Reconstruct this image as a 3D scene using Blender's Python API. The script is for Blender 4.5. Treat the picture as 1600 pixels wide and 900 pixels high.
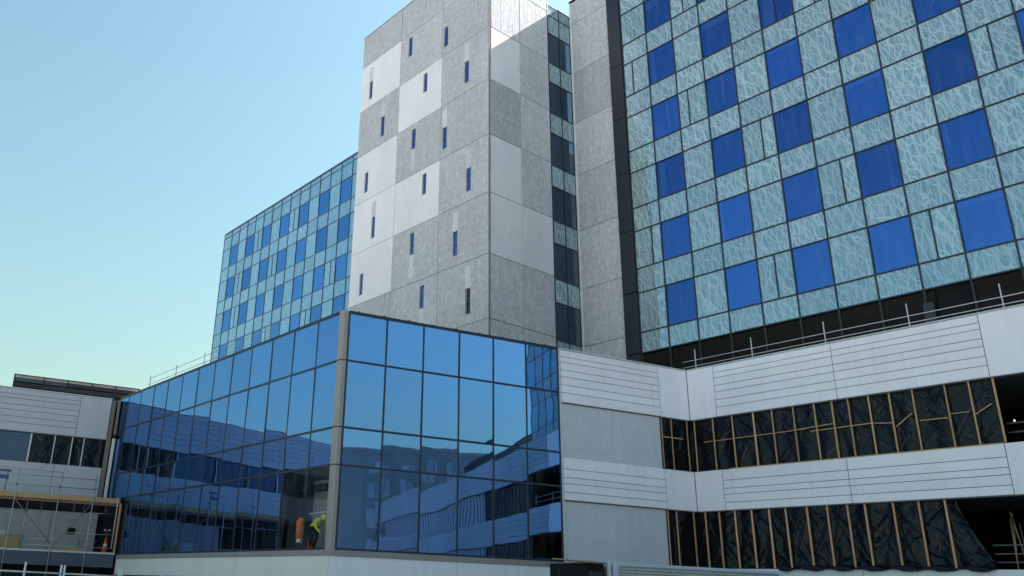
import bpy, math, random
import numpy as np
from mathutils import Matrix, Vector

random.seed(7)
RNG = np.random.default_rng(11)
for o in list(bpy.data.objects):
    bpy.data.objects.remove(o)
sc = bpy.context.scene
COL = sc.collection
R = math.radians

# ------------------------------------------------------------------ camera
cam = bpy.data.cameras.new('camera')
cam.sensor_width = 36.0
cam.lens = 29.607
cam.shift_x = 0.10025
cam.shift_y = -0.00755
cam.clip_start = 0.1
cam.clip_end = 3000.0
camo = bpy.data.objects.new('camera', cam)
COL.objects.link(camo)
_yaw, _pit, _rol = R(141.916), R(20.237), R(2.007)
_f = Vector((math.cos(_pit) * math.cos(_yaw), math.cos(_pit) * math.sin(_yaw), math.sin(_pit)))
_r = _f.cross(Vector((0, 0, 1))).normalized()
_u = _r.cross(_f)
_r2 = _r * math.cos(_rol) + _u * math.sin(_rol)
_u2 = -_r * math.sin(_rol) + _u * math.cos(_rol)
_m = Matrix((_r2, _u2, -_f)).transposed().to_4x4()
_m.translation = Vector((0, 0, 1.7))
camo.matrix_world = _m
sc.camera = camo

# ------------------------------------------------------------------ sky, sun, exposure
SUN_ROT, SUN_EL = R(8.5), R(44.4)
world = bpy.data.worlds.new('World')
sc.world = world
world.use_nodes = True
wt = world.node_tree
sky = wt.nodes.new('ShaderNodeTexSky')
sky.sky_type = 'NISHITA'
sky.sun_disc = False
sky.sun_elevation = SUN_EL
sky.sun_rotation = SUN_ROT
sky.altitude = 0
sky.air_density = 2.1
sky.dust_density = 2.5
sky.ozone_density = 6.0
tn = wt.nodes.new('ShaderNodeMix')          # camera white balance: one even tint over the whole sky
tn.data_type = 'RGBA'
tn.blend_type = 'MULTIPLY'
tn.inputs[0].default_value = 1.0
tn.inputs[7].default_value = (0.955, 1.055, 0.915, 1)
wt.links.new(sky.outputs[0], tn.inputs[6])
wt.links.new(tn.outputs[2], wt.nodes['Background'].inputs[0])
wt.nodes['Background'].inputs[1].default_value = 0.05

sun = bpy.data.lights.new('sun', 'SUN')
sun.energy = 5.0
sun.angle = R(0.53)
sun.color = (1.0, 0.93, 0.84)
suno = bpy.data.objects.new('sun', sun)
COL.objects.link(suno)
_sd = Vector((math.sin(SUN_ROT) * math.cos(SUN_EL), math.cos(SUN_ROT) * math.cos(SUN_EL), math.sin(SUN_EL)))
suno.rotation_euler = _sd.to_track_quat('Z', 'Y').to_euler()
suno.location = (20, 90, 110)

sc.view_settings.view_transform = 'Standard'
sc.view_settings.look = 'None'
sc.view_settings.gamma = 1.0
sc.view_settings.use_curve_mapping = False
sc.view_settings.exposure = 2.05
sc.render.engine = 'CYCLES'
sc.cycles.max_bounces = 8
sc.cycles.glossy_bounces = 4
sc.cycles.transparent_max_bounces = 10
sc.cycles.caustics_reflective = False
sc.cycles.caustics_refractive = False

# ------------------------------------------------------------------ materials
def new_mat(name):
    m = bpy.data.materials.new(name)
    m.use_nodes = True
    nt = m.node_tree
    nt.nodes.clear()
    out = nt.nodes.new('ShaderNodeOutputMaterial')
    return m, nt, out

def N(nt, t, **kw):
    n = nt.nodes.new(t)
    for k, v in kw.items():
        if k.startswith('i_'):
            n.inputs[k[2:].replace('_', ' ')].default_value = v
        else:
            setattr(n, k, v)
    return n

def L(nt, a, b):
    nt.links.new(a, b)

def pos_scaled(nt, s):
    g = N(nt, 'ShaderNodeNewGeometry')
    mp = N(nt, 'ShaderNodeMapping')
    mp.inputs['Scale'].default_value = s
    L(nt, g.outputs['Position'], mp.inputs['Vector'])
    return mp.outputs[0]

def noise(nt, vec, scale, detail=4.0, rough=0.55, dist=0.0):
    n = N(nt, 'ShaderNodeTexNoise')
    n.inputs['Scale'].default_value = scale
    n.inputs['Detail'].default_value = detail
    n.inputs['Roughness'].default_value = rough
    n.inputs['Distortion'].default_value = dist
    L(nt, vec, n.inputs['Vector'])
    return n.outputs['Fac']

def ramp(nt, fac, stops):
    r = N(nt, 'ShaderNodeValToRGB')
    e = r.color_ramp.elements
    while len(e) < len(stops):
        e.new(0.5)
    for k, (p, c) in enumerate(stops):
        e[k].position = p
        e[k].color = c if len(c) == 4 else (*c, 1)
    L(nt, fac, r.inputs[0])
    return r.outputs[0]

def mixc(nt, fac, a, b, mode='MIX'):
    m = N(nt, 'ShaderNodeMix', data_type='RGBA', blend_type=mode)
    for sock, v in ((0, fac), (6, a), (7, b)):
        if hasattr(v, 'is_linked'):
            L(nt, v, m.inputs[sock])
        elif sock == 0:
            m.inputs[0].default_value = v
        else:
            m.inputs[sock].default_value = (*v, 1) if len(v) == 3 else v
    return m.outputs[2]

def math_(nt, op, a, b=None, c=None):
    m = N(nt, 'ShaderNodeMath', operation=op)
    for k, v in enumerate((a, b, c)):
        if v is None:
            continue
        if hasattr(v, 'is_linked'):
            L(nt, v, m.inputs[k])
        else:
            m.inputs[k].default_value = v
    return m.outputs[0]

def principled(nt, out, color, rough, metal=0.0, spec=0.5, bump=None, bstr=0.3, bdist=0.02, coat=0.0):
    p = N(nt, 'ShaderNodeBsdfPrincipled')
    for nm, v in (('Base Color', color), ('Roughness', rough), ('Metallic', metal), ('Specular IOR Level', spec), ('Coat Weight', coat)):
        if hasattr(v, 'is_linked'):
            L(nt, v, p.inputs[nm])
        elif nm == 'Base Color':
            p.inputs[nm].default_value = (*v, 1)
        else:
            p.inputs[nm].default_value = v
    if bump is not None:
        b = N(nt, 'ShaderNodeBump')
        b.inputs['Strength'].default_value = bstr
        b.inputs['Distance'].default_value = bdist
        L(nt, bump, b.inputs['Height'])
        L(nt, b.outputs[0], p.inputs['Normal'])
    L(nt, p.outputs[0], out.inputs['Surface'])
    return p

def rnd_val(nt, lo, hi):
    oi = N(nt, 'ShaderNodeObjectInfo')
    return math_(nt, 'MULTIPLY_ADD', oi.outputs['Random'], hi - lo, lo)

def tint(nt, col, val):
    """colour times a scalar"""
    cb = N(nt, 'ShaderNodeCombineColor')
    for k in range(3):
        L(nt, val, cb.inputs[k])
    return mixc(nt, 1.0, col, cb.outputs[0], 'MULTIPLY')

def m_concrete(name, a, b, ribs, rough=0.88, spot=0.4):
    m, nt, out = new_mat(name)
    big = noise(nt, pos_scaled(nt, (1, 1, 0.6)), 0.35, 5, 0.6)
    streak = noise(nt, pos_scaled(nt, (6, 6, 0.35)), 1.0, 4, 0.65)
    mottle = noise(nt, pos_scaled(nt, (1, 1, 0.7)), 3.2, 6, 0.75)
    grain = noise(nt, pos_scaled(nt, (1, 1, 0.45)), 11.0, 3, 0.7)
    col = mixc(nt, ramp(nt, big, [(0.3, (0, 0, 0)), (0.7, (1, 1, 1))]), a, b)
    k = 1.0 if ribs else 0.3
    col = mixc(nt, math_(nt, 'MULTIPLY', ramp(nt, streak, [(0.42, (0, 0, 0)), (0.66, (1, 1, 1))]), 0.26 * k), col, tuple(x * 0.62 for x in a))
    col = mixc(nt, math_(nt, 'MULTIPLY', ramp(nt, mottle, [(0.46, (0, 0, 0)), (0.68, (1, 1, 1))]), 0.50 * k), col, tuple(min(1, x * 1.42) for x in b))
    col = mixc(nt, math_(nt, 'MULTIPLY', ramp(nt, grain, [(0.50, (0, 0, 0)), (0.66, (1, 1, 1))]), 0.55 * k), col, tuple(x * 0.52 for x in a))
    spots = noise(nt, pos_scaled(nt, (1, 1, 0.7)), 2.1, 2, 0.5)
    col = mixc(nt, math_(nt, 'MULTIPLY', ramp(nt, spots, [(0.70, (0, 0, 0)), (0.76, (1, 1, 1))]), spot), col, tuple(x * 0.5 for x in a))
    col = tint(nt, col, rnd_val(nt, 0.94, 1.06))
    bm = math_(nt, 'ADD', streak, math_(nt, 'MULTIPLY', grain, 0.9))
    principled(nt, out, col, rough, spec=0.25, bump=bm, bstr=0.8 if ribs else 0.25, bdist=0.05 if ribs else 0.02)
    return m

def m_paint(name, c, rough=0.45, var=0.05, dirt=0.12, spec=0.4, metal=0.0, bump=0.05):
    m, nt, out = new_mat(name)
    n1 = noise(nt, pos_scaled(nt, (1, 1, 0.35)), 0.9, 5, 0.65)
    n2 = noise(nt, pos_scaled(nt, (1, 1, 1)), 14.0, 3, 0.6)
    col = mixc(nt, math_(nt, 'MULTIPLY', ramp(nt, n1, [(0.45, (0, 0, 0)), (0.8, (1, 1, 1))]), dirt * 2.2), c, tuple(x * 0.62 for x in c))
    col = mixc(nt, math_(nt, 'MULTIPLY', n2, dirt * 0.6), col, tuple(x * 0.8 for x in c))
    drip = noise(nt, pos_scaled(nt, (5, 5, 0.22)), 1.0, 4, 0.65)
    col = mixc(nt, math_(nt, 'MULTIPLY', ramp(nt, drip, [(0.52, (0, 0, 0)), (0.78, (1, 1, 1))]), min(0.5, dirt * 2.0)), col, tuple(x * 0.6 for x in c))
    col = tint(nt, col, rnd_val(nt, 1 - var, 1 + var))
    principled(nt, out, col, rough, spec=spec, metal=metal, bump=n2, bstr=bump, bdist=0.01)
    return m

def m_timber(name, c, d):
    m, nt, out = new_mat(name)
    g = noise(nt, pos_scaled(nt, (30, 30, 2.0)), 1.0, 4, 0.6, 0.6)
    col = mixc(nt, g, c, d)
    col = tint(nt, col, rnd_val(nt, 0.75, 1.2))
    principled(nt, out, col, 0.75, spec=0.2, bump=g, bstr=0.3, bdist=0.005)
    return m

def pane_bump(nt, scale, strength):
    """slow waviness of real float glass"""
    oi = N(nt, 'ShaderNodeObjectInfo')
    g = N(nt, 'ShaderNodeNewGeometry')
    ad = N(nt, 'ShaderNodeVectorMath', operation='ADD')
    mu = N(nt, 'ShaderNodeVectorMath', operation='SCALE')
    cb = N(nt, 'ShaderNodeCombineXYZ')
    for k in range(3):
        L(nt, oi.outputs['Random'], cb.inputs[k])
    L(nt, cb.outputs[0], mu.inputs[0])
    mu.inputs['Scale'].default_value = 37.0
    L(nt, g.outputs['Position'], ad.inputs[0])
    L(nt, mu.outputs[0], ad.inputs[1])
    n = noise(nt, ad.outputs[0], scale, 1.5, 0.4)
    b = N(nt, 'ShaderNodeBump')
    b.inputs['Strength'].default_value = strength
    b.inputs['Distance'].default_value = 0.05
    L(nt, n, b.inputs['Height'])
    return b.outputs[0]

def m_glass(name, refl, trans, f0=0.42, f1=0.95, wave=0.03, var=0.0):
    """coated glazing: tinted mirror reflection over a tinted view of the room behind"""
    m, nt, out = new_mat(name)
    nrm = pane_bump(nt, 0.55, wave)
    gl = N(nt, 'ShaderNodeBsdfGlossy')
    gl.inputs['Roughness'].default_value = 0.015
    if var:
        L(nt, tint(nt, refl, rnd_val(nt, 1 - var, 1 + var)), gl.inputs['Color'])
    else:
        gl.inputs['Color'].default_value = (*refl, 1)
    L(nt, nrm, gl.inputs['Normal'])
    tr = N(nt, 'ShaderNodeBsdfTransparent')
    tr.inputs['Color'].default_value = (*trans, 1)
    lw = N(nt, 'ShaderNodeLayerWeight')
    lw.inputs['Blend'].default_value = 0.25
    f = math_(nt, 'MULTIPLY_ADD', lw.outputs['Fresnel'], f1 - f0, f0)
    gb = N(nt, 'ShaderNodeNewGeometry')       # a pane counts as one sheet: its far side adds no second mirror
    f = math_(nt, 'MULTIPLY', f, math_(nt, 'SUBTRACT', 1.0, gb.outputs['Backfacing']))
    mx = N(nt, 'ShaderNodeMixShader')
    L(nt, f, mx.inputs[0])
    L(nt, tr.outputs[0], mx.inputs[1])
    L(nt, gl.outputs[0], mx.inputs[2])
    dust = noise(nt, pos_scaled(nt, (3, 3, 0.5)), 1.0, 4, 0.65)
    dd = N(nt, 'ShaderNodeBsdfDiffuse')
    dd.inputs['Color'].default_value = (0.45, 0.46, 0.46, 1)
    m2 = N(nt, 'ShaderNodeMixShader')
    L(nt, math_(nt, 'MULTIPLY', ramp(nt, dust, [(0.45, (0, 0, 0)), (0.8, (1, 1, 1))]), 0.07), m2.inputs[0])
    L(nt, mx.outputs[0], m2.inputs[1])
    L(nt, dd.outputs[0], m2.inputs[2])
    L(nt, m2.outputs[0], out.inputs['Surface'])
    return m

def m_frit(name, base, line, refl, fgl=0.30):
    """spandrel glass printed with a pale tangle of branch lines"""
    m, nt, out = new_mat(name)
    oi = N(nt, 'ShaderNodeObjectInfo')
    sh = N(nt, 'ShaderNodeCombineXYZ')
    L(nt, math_(nt, 'MULTIPLY', oi.outputs['Random'], 61.0), sh.inputs[0])
    L(nt, math_(nt, 'MULTIPLY', oi.outputs['Random'], 23.0), sh.inputs[2])
    g = N(nt, 'ShaderNodeNewGeometry')
    ad = N(nt, 'ShaderNodeVectorMath', operation='ADD')
    sp = N(nt, 'ShaderNodeSeparateXYZ')
    L(nt, g.outputs['Position'], sp.inputs[0])
    cx = N(nt, 'ShaderNodeCombineXYZ')       # run along the wall whichever way it faces
    L(nt, math_(nt, 'ADD', sp.outputs[0], sp.outputs[1]), cx.inputs[0])
    L(nt, sp.outputs[2], cx.inputs[2])
    L(nt, cx.outputs[0], ad.inputs[0])
    L(nt, sh.outputs[0], ad.inputs[1])
    lines = None
    for ang, wsc, dist, dsc, thr in ((0.50, 0.75, 9.0, 1.0, 0.980), (-0.25, 0.68, 11.0, 0.9, 0.980), (1.0, 0.62, 10.0, 1.2, 0.982), (0.15, 1.1, 8.0, 1.6, 0.982), (0.75, 0.9, 11.0, 1.2, 0.982)):
        mp = N(nt, 'ShaderNodeMapping')
        mp.inputs['Rotation'].default_value = (0, ang, 0)
        mp.inputs['Location'].default_value = (ang * 9.0, 0, ang * 5.0)
        mp.inputs['Scale'].default_value = (1.0, 0.02, 0.5)
        L(nt, ad.outputs[0], mp.inputs['Vector'])
        v = N(nt, 'ShaderNodeTexWave', wave_type='BANDS', bands_direction='X', wave_profile='SIN')
        v.inputs['Scale'].default_value = wsc
        v.inputs['Distortion'].default_value = dist
        v.inputs['Detail'].default_value = 2.0
        v.inputs['Detail Scale'].default_value = dsc
        v.inputs['Detail Roughness'].default_value = 0.5
        L(nt, mp.outputs[0], v.inputs['Vector'])
        ln = ramp(nt, v.outputs['Fac'], [(thr - 0.03, (0, 0, 0)), (thr + 0.012, (1, 1, 1))])
        lines = ln if lines is None else mixc(nt, 1.0, lines, ln, 'LIGHTEN')
    for ang, sz, sc_, w in ((0.6, 0.40, 2.2, 0.022), (-0.4, 0.5, 3.2, 0.028)):
        mp = N(nt, 'ShaderNodeMapping')
        mp.inputs['Rotation'].default_value = (0, ang, 0)
        mp.inputs['Scale'].default_value = (1.0, 0.05, sz)
        L(nt, ad.outputs[0], mp.inputs['Vector'])
        wob = N(nt, 'ShaderNodeTexNoise')
        wob.inputs['Scale'].default_value = 1.4
        wob.inputs['Detail'].default_value = 2
        L(nt, mp.outputs[0], wob.inputs['Vector'])
        wv = N(nt, 'ShaderNodeVectorMath', operation='SCALE')
        wv.inputs['Scale'].default_value = 0.9
        L(nt, wob.outputs['Color'], wv.inputs[0])
        a2 = N(nt, 'ShaderNodeVectorMath', operation='ADD')
        L(nt, mp.outputs[0], a2.inputs[0])
        L(nt, wv.outputs[0], a2.inputs[1])
        v = N(nt, 'ShaderNodeTexVoronoi', feature='DISTANCE_TO_EDGE')
        v.inputs['Scale'].default_value = sc_
        L(nt, a2.outputs[0], v.inputs['Vector'])
        ln = ramp(nt, v.outputs['Distance'], [(w * 0.4, (0.42, 0.42, 0.42)), (w * 1.5, (0, 0, 0))])
        lines = mixc(nt, 1.0, lines, ln, 'LIGHTEN')
    cloud = noise(nt, ad.outputs[0], 1.1, 3, 0.6)
    col = mixc(nt, ramp(nt, cloud, [(0.35, (0, 0, 0)), (0.7, (1, 1, 1))]), base, tuple(0.62 * p + 0.38 * q for p, q in zip(base, line)))
    col = mixc(nt, lines, col, line)
    col = tint(nt, col, rnd_val(nt, 0.84, 1.12))
    df = N(nt, 'ShaderNodeBsdfDiffuse')
    L(nt, col, df.inputs['Color'])
    gl = N(nt, 'ShaderNodeBsdfGlossy')
    gl.inputs['Roughness'].default_value = 0.03
    gl.inputs['Color'].default_value = (*refl, 1)
    L(nt, pane_bump(nt, 0.5, 0.03), gl.inputs['Normal'])
    mx = N(nt, 'ShaderNodeMixShader')
    mx.inputs[0].default_value = fgl
    L(nt, df.outputs[0], mx.inputs[1])
    L(nt, gl.outputs[0], mx.inputs[2])
    L(nt, mx.outputs[0], out.inputs['Surface'])
    return m

def m_plastic(name):
    m, nt, out = new_mat(name)
    n1 = noise(nt, pos_scaled(nt, (1, 1, 1)), 5.0, 4, 0.6, 1.2)
    n2 = noise(nt, pos_scaled(nt, (1, 1, 1)), 1.3, 3, 0.5)
    col = mixc(nt, n2, (0.004, 0.0045, 0.007), (0.010, 0.011, 0.016))
    p = principled(nt, out, col, 0.15, spec=0.26, bump=n1, bstr=0.12, bdist=0.05)
    p.inputs['Specular Tint'].default_value = (0.72, 0.84, 1.0, 1)
    return m

def m_emit(name, c, s):
    m, nt, out = new_mat(name)
    e = N(nt, 'ShaderNodeEmission')
    e.inputs[0].default_value = (*c, 1)
    e.inputs[1].default_value = s
    L(nt, e.outputs[0], out.inputs['Surface'])
    return m

def m_ground(name):
    m, nt, out = new_mat(name)
    a = noise(nt, pos_scaled(nt, (1, 1, 1)), 0.25, 6, 0.65)
    b = noise(nt, pos_scaled(nt, (1, 1, 1)), 25.0, 4, 0.7)
    col = mixc(nt, a, (0.30, 0.295, 0.29), (0.42, 0.415, 0.405))
    col = mixc(nt, math_(nt, 'MULTIPLY', b, 0.5), col, (0.33, 0.325, 0.316))
    principled(nt, out, col, 0.9, spec=0.2, bump=b, bstr=0.4, bdist=0.02)
    return m

def m_leaf(name):
    m, nt, out = new_mat(name)
    a = noise(nt, pos_scaled(nt, (1, 1, 1)), 1.6, 3, 0.6)
    col = mixc(nt, a, (0.035, 0.075, 0.02), (0.09, 0.15, 0.045))
    principled(nt, out, col, 0.55, spec=0.3)
    return m

M = dict(
    conc_grey=m_concrete('precast_grey', (0.46, 0.46, 0.51), (0.545, 0.545, 0.59), True),
    conc_dark=m_concrete('precast_dark', (0.36, 0.365, 0.40), (0.44, 0.445, 0.475), True),
    conc_plain=m_concrete('precast_plain', (0.57, 0.57, 0.62), (0.66, 0.66, 0.71), False),
    conc_white=m_concrete('precast_white', (0.76, 0.735, 0.80), (0.86, 0.835, 0.89), False, 0.7),
    conc_patch=m_concrete('smooth_infill', (0.56, 0.56, 0.61), (0.64, 0.64, 0.69), False, 0.7),
    conc_lifted=m_concrete('precast_grey_lifted', (0.54, 0.54, 0.59), (0.63, 0.63, 0.675), True),  # grey precast lightened; on the return face this makes up for less sky
    conc_joint=m_paint('joint_dark', (0.09, 0.09, 0.095), 0.9, 0.0, 0.2, 0.1),  # dark core colour seen through the panel joints
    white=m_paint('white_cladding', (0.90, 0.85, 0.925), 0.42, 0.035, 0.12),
    white_dimmed=m_paint('dimmed_blue_white_cladding', (0.45, 0.46, 0.53), 0.42, 0.035, 0.12),  # white cladding darkened in colour so its mirrored bands read dimmer
    white_warm=m_paint('off_white_board', (0.82, 0.785, 0.76), 0.55, 0.02, 0.10),
    seam=m_paint('cladding_seam', (0.16, 0.16, 0.17), 0.8, 0.0, 0.1, 0.2),
    greywall=m_concrete('grey_render', (0.53, 0.53, 0.59), (0.59, 0.59, 0.645), False, 0.85, 0.0),
    beige=m_paint('beige_metal', (0.31, 0.285, 0.28), 0.45, 0.03, 0.10),
    frame=m_paint('dark_frame', (0.018, 0.022, 0.040), 0.38, 0.05, 0.2, 0.5),
    frame_soft=m_paint('blue_grey_frame', (0.045, 0.075, 0.13), 0.4, 0.05, 0.2, 0.5),
    navy=m_paint('navy_panel', (0.020, 0.020, 0.034), 0.35, 0.08, 0.1, 0.5),
    louvre=m_paint('brown_louvre', (0.030, 0.026, 0.026), 0.5, 0.15, 0.3, 0.4),
    dark=m_paint('dark_interior', (0.020, 0.020, 0.022), 0.9, 0.1, 0.3, 0.1),
    room=m_paint('room_grey', (0.10, 0.105, 0.115), 0.85, 0.1, 0.3, 0.1),
    roomlight=m_paint('room_pale', (0.35, 0.35, 0.37), 0.85, 0.1, 0.2, 0.1),
    blind=m_paint('pale_blind', (0.55, 0.56, 0.58), 0.7, 0.05, 0.1, 0.2),
    steel=m_paint('galvanised_steel', (0.45, 0.46, 0.47), 0.38, 0.08, 0.25, 0.5, 0.6),
    white_rail=m_paint('pale_rail_paint', (0.62, 0.62, 0.64), 0.4, 0.04, 0.2),
    rust=m_paint('brown_red_primer', (0.24, 0.12, 0.085), 0.6, 0.1, 0.3),
    oldsteel=m_paint('stained_steel', (0.20, 0.175, 0.16), 0.7, 0.1, 0.5),
    slab=m_paint('blue_grey_slab_edge', (0.085, 0.105, 0.15), 0.6, 0.05, 0.3),
    roof=m_paint('roof_membrane', (0.20, 0.20, 0.205), 0.85, 0.02, 0.2, 0.2),
    timber=m_timber('pine_batten', (0.62, 0.40, 0.21), (0.46, 0.28, 0.14)),
    timber_red=m_timber('treated_stud', (0.80, 0.42, 0.26), (0.60, 0.31, 0.19)),
    board=m_timber('scaffold_board', (0.52, 0.35, 0.19), (0.34, 0.22, 0.12)),
    plastic=m_plastic('black_polythene'),
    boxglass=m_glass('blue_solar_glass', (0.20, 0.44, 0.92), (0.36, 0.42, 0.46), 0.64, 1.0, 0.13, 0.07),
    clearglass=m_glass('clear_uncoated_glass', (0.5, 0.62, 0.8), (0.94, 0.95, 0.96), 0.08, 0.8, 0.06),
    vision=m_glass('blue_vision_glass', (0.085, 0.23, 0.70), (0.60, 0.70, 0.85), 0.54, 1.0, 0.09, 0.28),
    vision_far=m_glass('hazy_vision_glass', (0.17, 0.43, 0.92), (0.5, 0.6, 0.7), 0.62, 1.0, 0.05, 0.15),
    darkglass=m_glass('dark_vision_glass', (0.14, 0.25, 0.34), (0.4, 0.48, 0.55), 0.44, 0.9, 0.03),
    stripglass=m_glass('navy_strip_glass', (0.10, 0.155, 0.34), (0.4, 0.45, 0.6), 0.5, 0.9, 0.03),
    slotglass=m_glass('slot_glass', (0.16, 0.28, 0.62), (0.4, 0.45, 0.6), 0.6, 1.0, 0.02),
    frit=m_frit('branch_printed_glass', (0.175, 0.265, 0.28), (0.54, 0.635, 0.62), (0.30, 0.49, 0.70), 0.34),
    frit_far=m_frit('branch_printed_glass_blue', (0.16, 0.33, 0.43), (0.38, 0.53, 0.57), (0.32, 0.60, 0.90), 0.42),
    cone=m_paint('orange_cone', (0.85, 0.14, 0.04), 0.45, 0.02, 0.05),
    lampwhite=m_paint('white_lens', (0.8, 0.8, 0.76), 0.3, 0.0, 0.0),
    orange=m_paint('orange_enamel', (0.90, 0.20, 0.04), 0.4, 0.02, 0.08),
    yellow=m_paint('hi_vis_yellow', (0.80, 0.88, 0.06), 0.7, 0.0, 0.05),
    cloth=m_paint('dark_workwear', (0.025, 0.027, 0.04), 0.9, 0.0, 0.1, 0.1),
    skin=m_paint('skin', (0.50, 0.32, 0.24), 0.5, 0.0, 0.05),
    hatwhite=m_paint('white_hard_hat', (0.8, 0.8, 0.78), 0.3, 0.0, 0.02),
    rubber=m_paint('black_rubber', (0.02, 0.02, 0.02), 0.7, 0.0, 0.1),
    bluepaint=m_paint('blue_barrier', (0.05, 0.08, 0.32), 0.5, 0.03, 0.2),
    ply=m_timber('plywood_offcut', (0.44, 0.33, 0.17), (0.32, 0.24, 0.12)),
    corr=m_paint('pale_corrugated_steel', (0.50, 0.51, 0.50), 0.45, 0.03, 0.25, 0.4, 0.2),
    contrim=m_paint('blue_white_steel', (0.50, 0.55, 0.66), 0.4, 0.03, 0.1),
    ground=m_ground('site_ground'),
    leaf=m_leaf('leaf_green'),
    bark=m_paint('bark', (0.09, 0.065, 0.045), 0.9, 0.1, 0.4, 0.1),
    brickpale=m_paint('pale_render', (0.33, 0.33, 0.33), 0.8, 0.02, 0.12, 0.2),
    bulb=m_emit('work_lamp', (1.0, 0.80, 0.5), 0.35),
)

# ------------------------------------------------------------------ mesh helpers
MESH = {}

def mesh_from(name, v, f):
    me = bpy.data.meshes.new(name)
    me.from_pydata([tuple(map(float, p)) for p in v], [], f)
    me.update()
    return me

def cbox_mesh(dx, dy, dz, b):
    """box centred on the origin with chamfered edges (44 triangles), or plain when b is 0"""
    key = (round(dx, 3), round(dy, 3), round(dz, 3), round(b, 4))
    if key in MESH:
        return MESH[key]
    hx, hy, hz = dx / 2, dy / 2, dz / 2
    if b <= 0:
        v = [(x, y, z) for x in (-hx, hx) for y in (-hy, hy) for z in (-hz, hz)]
        f = [(0, 1, 3, 2), (4, 6, 7, 5), (0, 4, 5, 1), (2, 3, 7, 6), (0, 2, 6, 4), (1, 5, 7, 3)]
    else:
        b = min(b, hx * 0.8, hy * 0.8, hz * 0.8)
        v, idx = [], {}
        for sx in (-1, 1):
            for sy in (-1, 1):
                for sz in (-1, 1):
                    for ax in range(3):
                        p = [sx * (hx - b), sy * (hy - b), sz * (hz - b)]
                        p[ax] = (sx * hx, sy * hy, sz * hz)[ax]
                        idx[(sx, sy, sz, ax)] = len(v)
                        v.append(tuple(p))
        f = []
        C = Vector((0, 0, 0))

        def add(loop):
            pts = [Vector(v[i]) for i in loop]
            c = sum(pts, C) / len(pts)
            n = (pts[1] - pts[0]).cross(pts[2] - pts[0])
            f.append(tuple(loop if n.dot(c) > 0 else loop[::-1]))
        for ax in range(3):
            o1, o2 = [a for a in range(3) if a != ax]
            for s in (-1, 1):
                lp = []
                for a, c in ((-1, -1), (1, -1), (1, 1), (-1, 1)):
                    k = [0, 0, 0]
                    k[ax], k[o1], k[o2] = s, a, c
                    lp.append(idx[(*k, ax)])
                add(lp)
            for a in (-1, 1):           # edges parallel to ax
                for c in (-1, 1):
                    lo, hi = [0, 0, 0], [0, 0, 0]
                    lo[ax], hi[ax] = -1, 1
                    lo[o1] = hi[o1] = a
                    lo[o2] = hi[o2] = c
                    add([idx[(*lo, o1)], idx[(*hi, o1)], idx[(*hi, o2)], idx[(*lo, o2)]])
        for sx in (-1, 1):
            for sy in (-1, 1):
                for sz in (-1, 1):
                    add([idx[(sx, sy, sz, a)] for a in range(3)])
    me = mesh_from('box', v, f)
    MESH[key] = me
    return me

def link(name, me, mat, parent=None, loc=(0, 0, 0), rot=(0, 0, 0)):
    key = (me.name, mat.name if mat else None)
    if mat is not None:
        if len(me.materials) == 0:
            me.materials.append(mat)
        elif me.materials[0] != mat:
            k2 = ('alt',) + key
            if k2 not in MESH:
                m2 = me.copy()
                m2.materials.clear()
                m2.materials.append(mat)
                MESH[k2] = m2
            me = MESH[k2]
    o = bpy.data.objects.new(name, me)
    COL.objects.link(o)
    p = Vector(loc)
    if parent is not None:
        o.parent = parent
        q = parent
        while q is not None:
            p = p - Vector(q['_base'])
            q = q.parent
    o['_base'] = tuple(p)
    o.location = p
    o.rotation_euler = rot
    return o

def thing(name, label, cat, loc=(0, 0, 0), group=None):
    o = bpy.data.objects.new(name, None)
    COL.objects.link(o)
    o.location = loc
    o.empty_display_size = 0.3
    o['_base'] = tuple(loc)
    o['label'] = label
    o['category'] = cat
    if group:
        o['group'] = group
    return o

def tag(o, label, cat, group=None):
    o['label'] = label
    o['category'] = cat
    if group:
        o['group'] = group
    return o

class Face:
    """a facade frame: u along the wall, d into the building (negative is outside), z up"""
    def __init__(s, o, ang):
        s.o, s.a = o, ang
        s.c, s.s = math.cos(ang), math.sin(ang)

    def p(s, u, d, z):
        return (s.o[0] + u * s.c - d * s.s, s.o[1] + u * s.s + d * s.c, z)

    def box(s, name, mat, par, u0, u1, z0, z1, d0, d1, b=0.0, tilt=0.0):
        me = cbox_mesh(abs(u1 - u0), abs(d1 - d0), abs(z1 - z0), b)
        rx = random.uniform(-tilt, tilt) if tilt else 0
        rz = random.uniform(-tilt, tilt) if tilt else 0
        return link(name, me, M[mat], par, s.p((u0 + u1) / 2, (d0 + d1) / 2, (z0 + z1) / 2), (rx, 0, s.a + rz))

    def bar(s, name, mat, par, a, b, r, n=6, square=False):
        return bar(name, mat, par, s.p(*a), s.p(*b), r, n, square)

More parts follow.
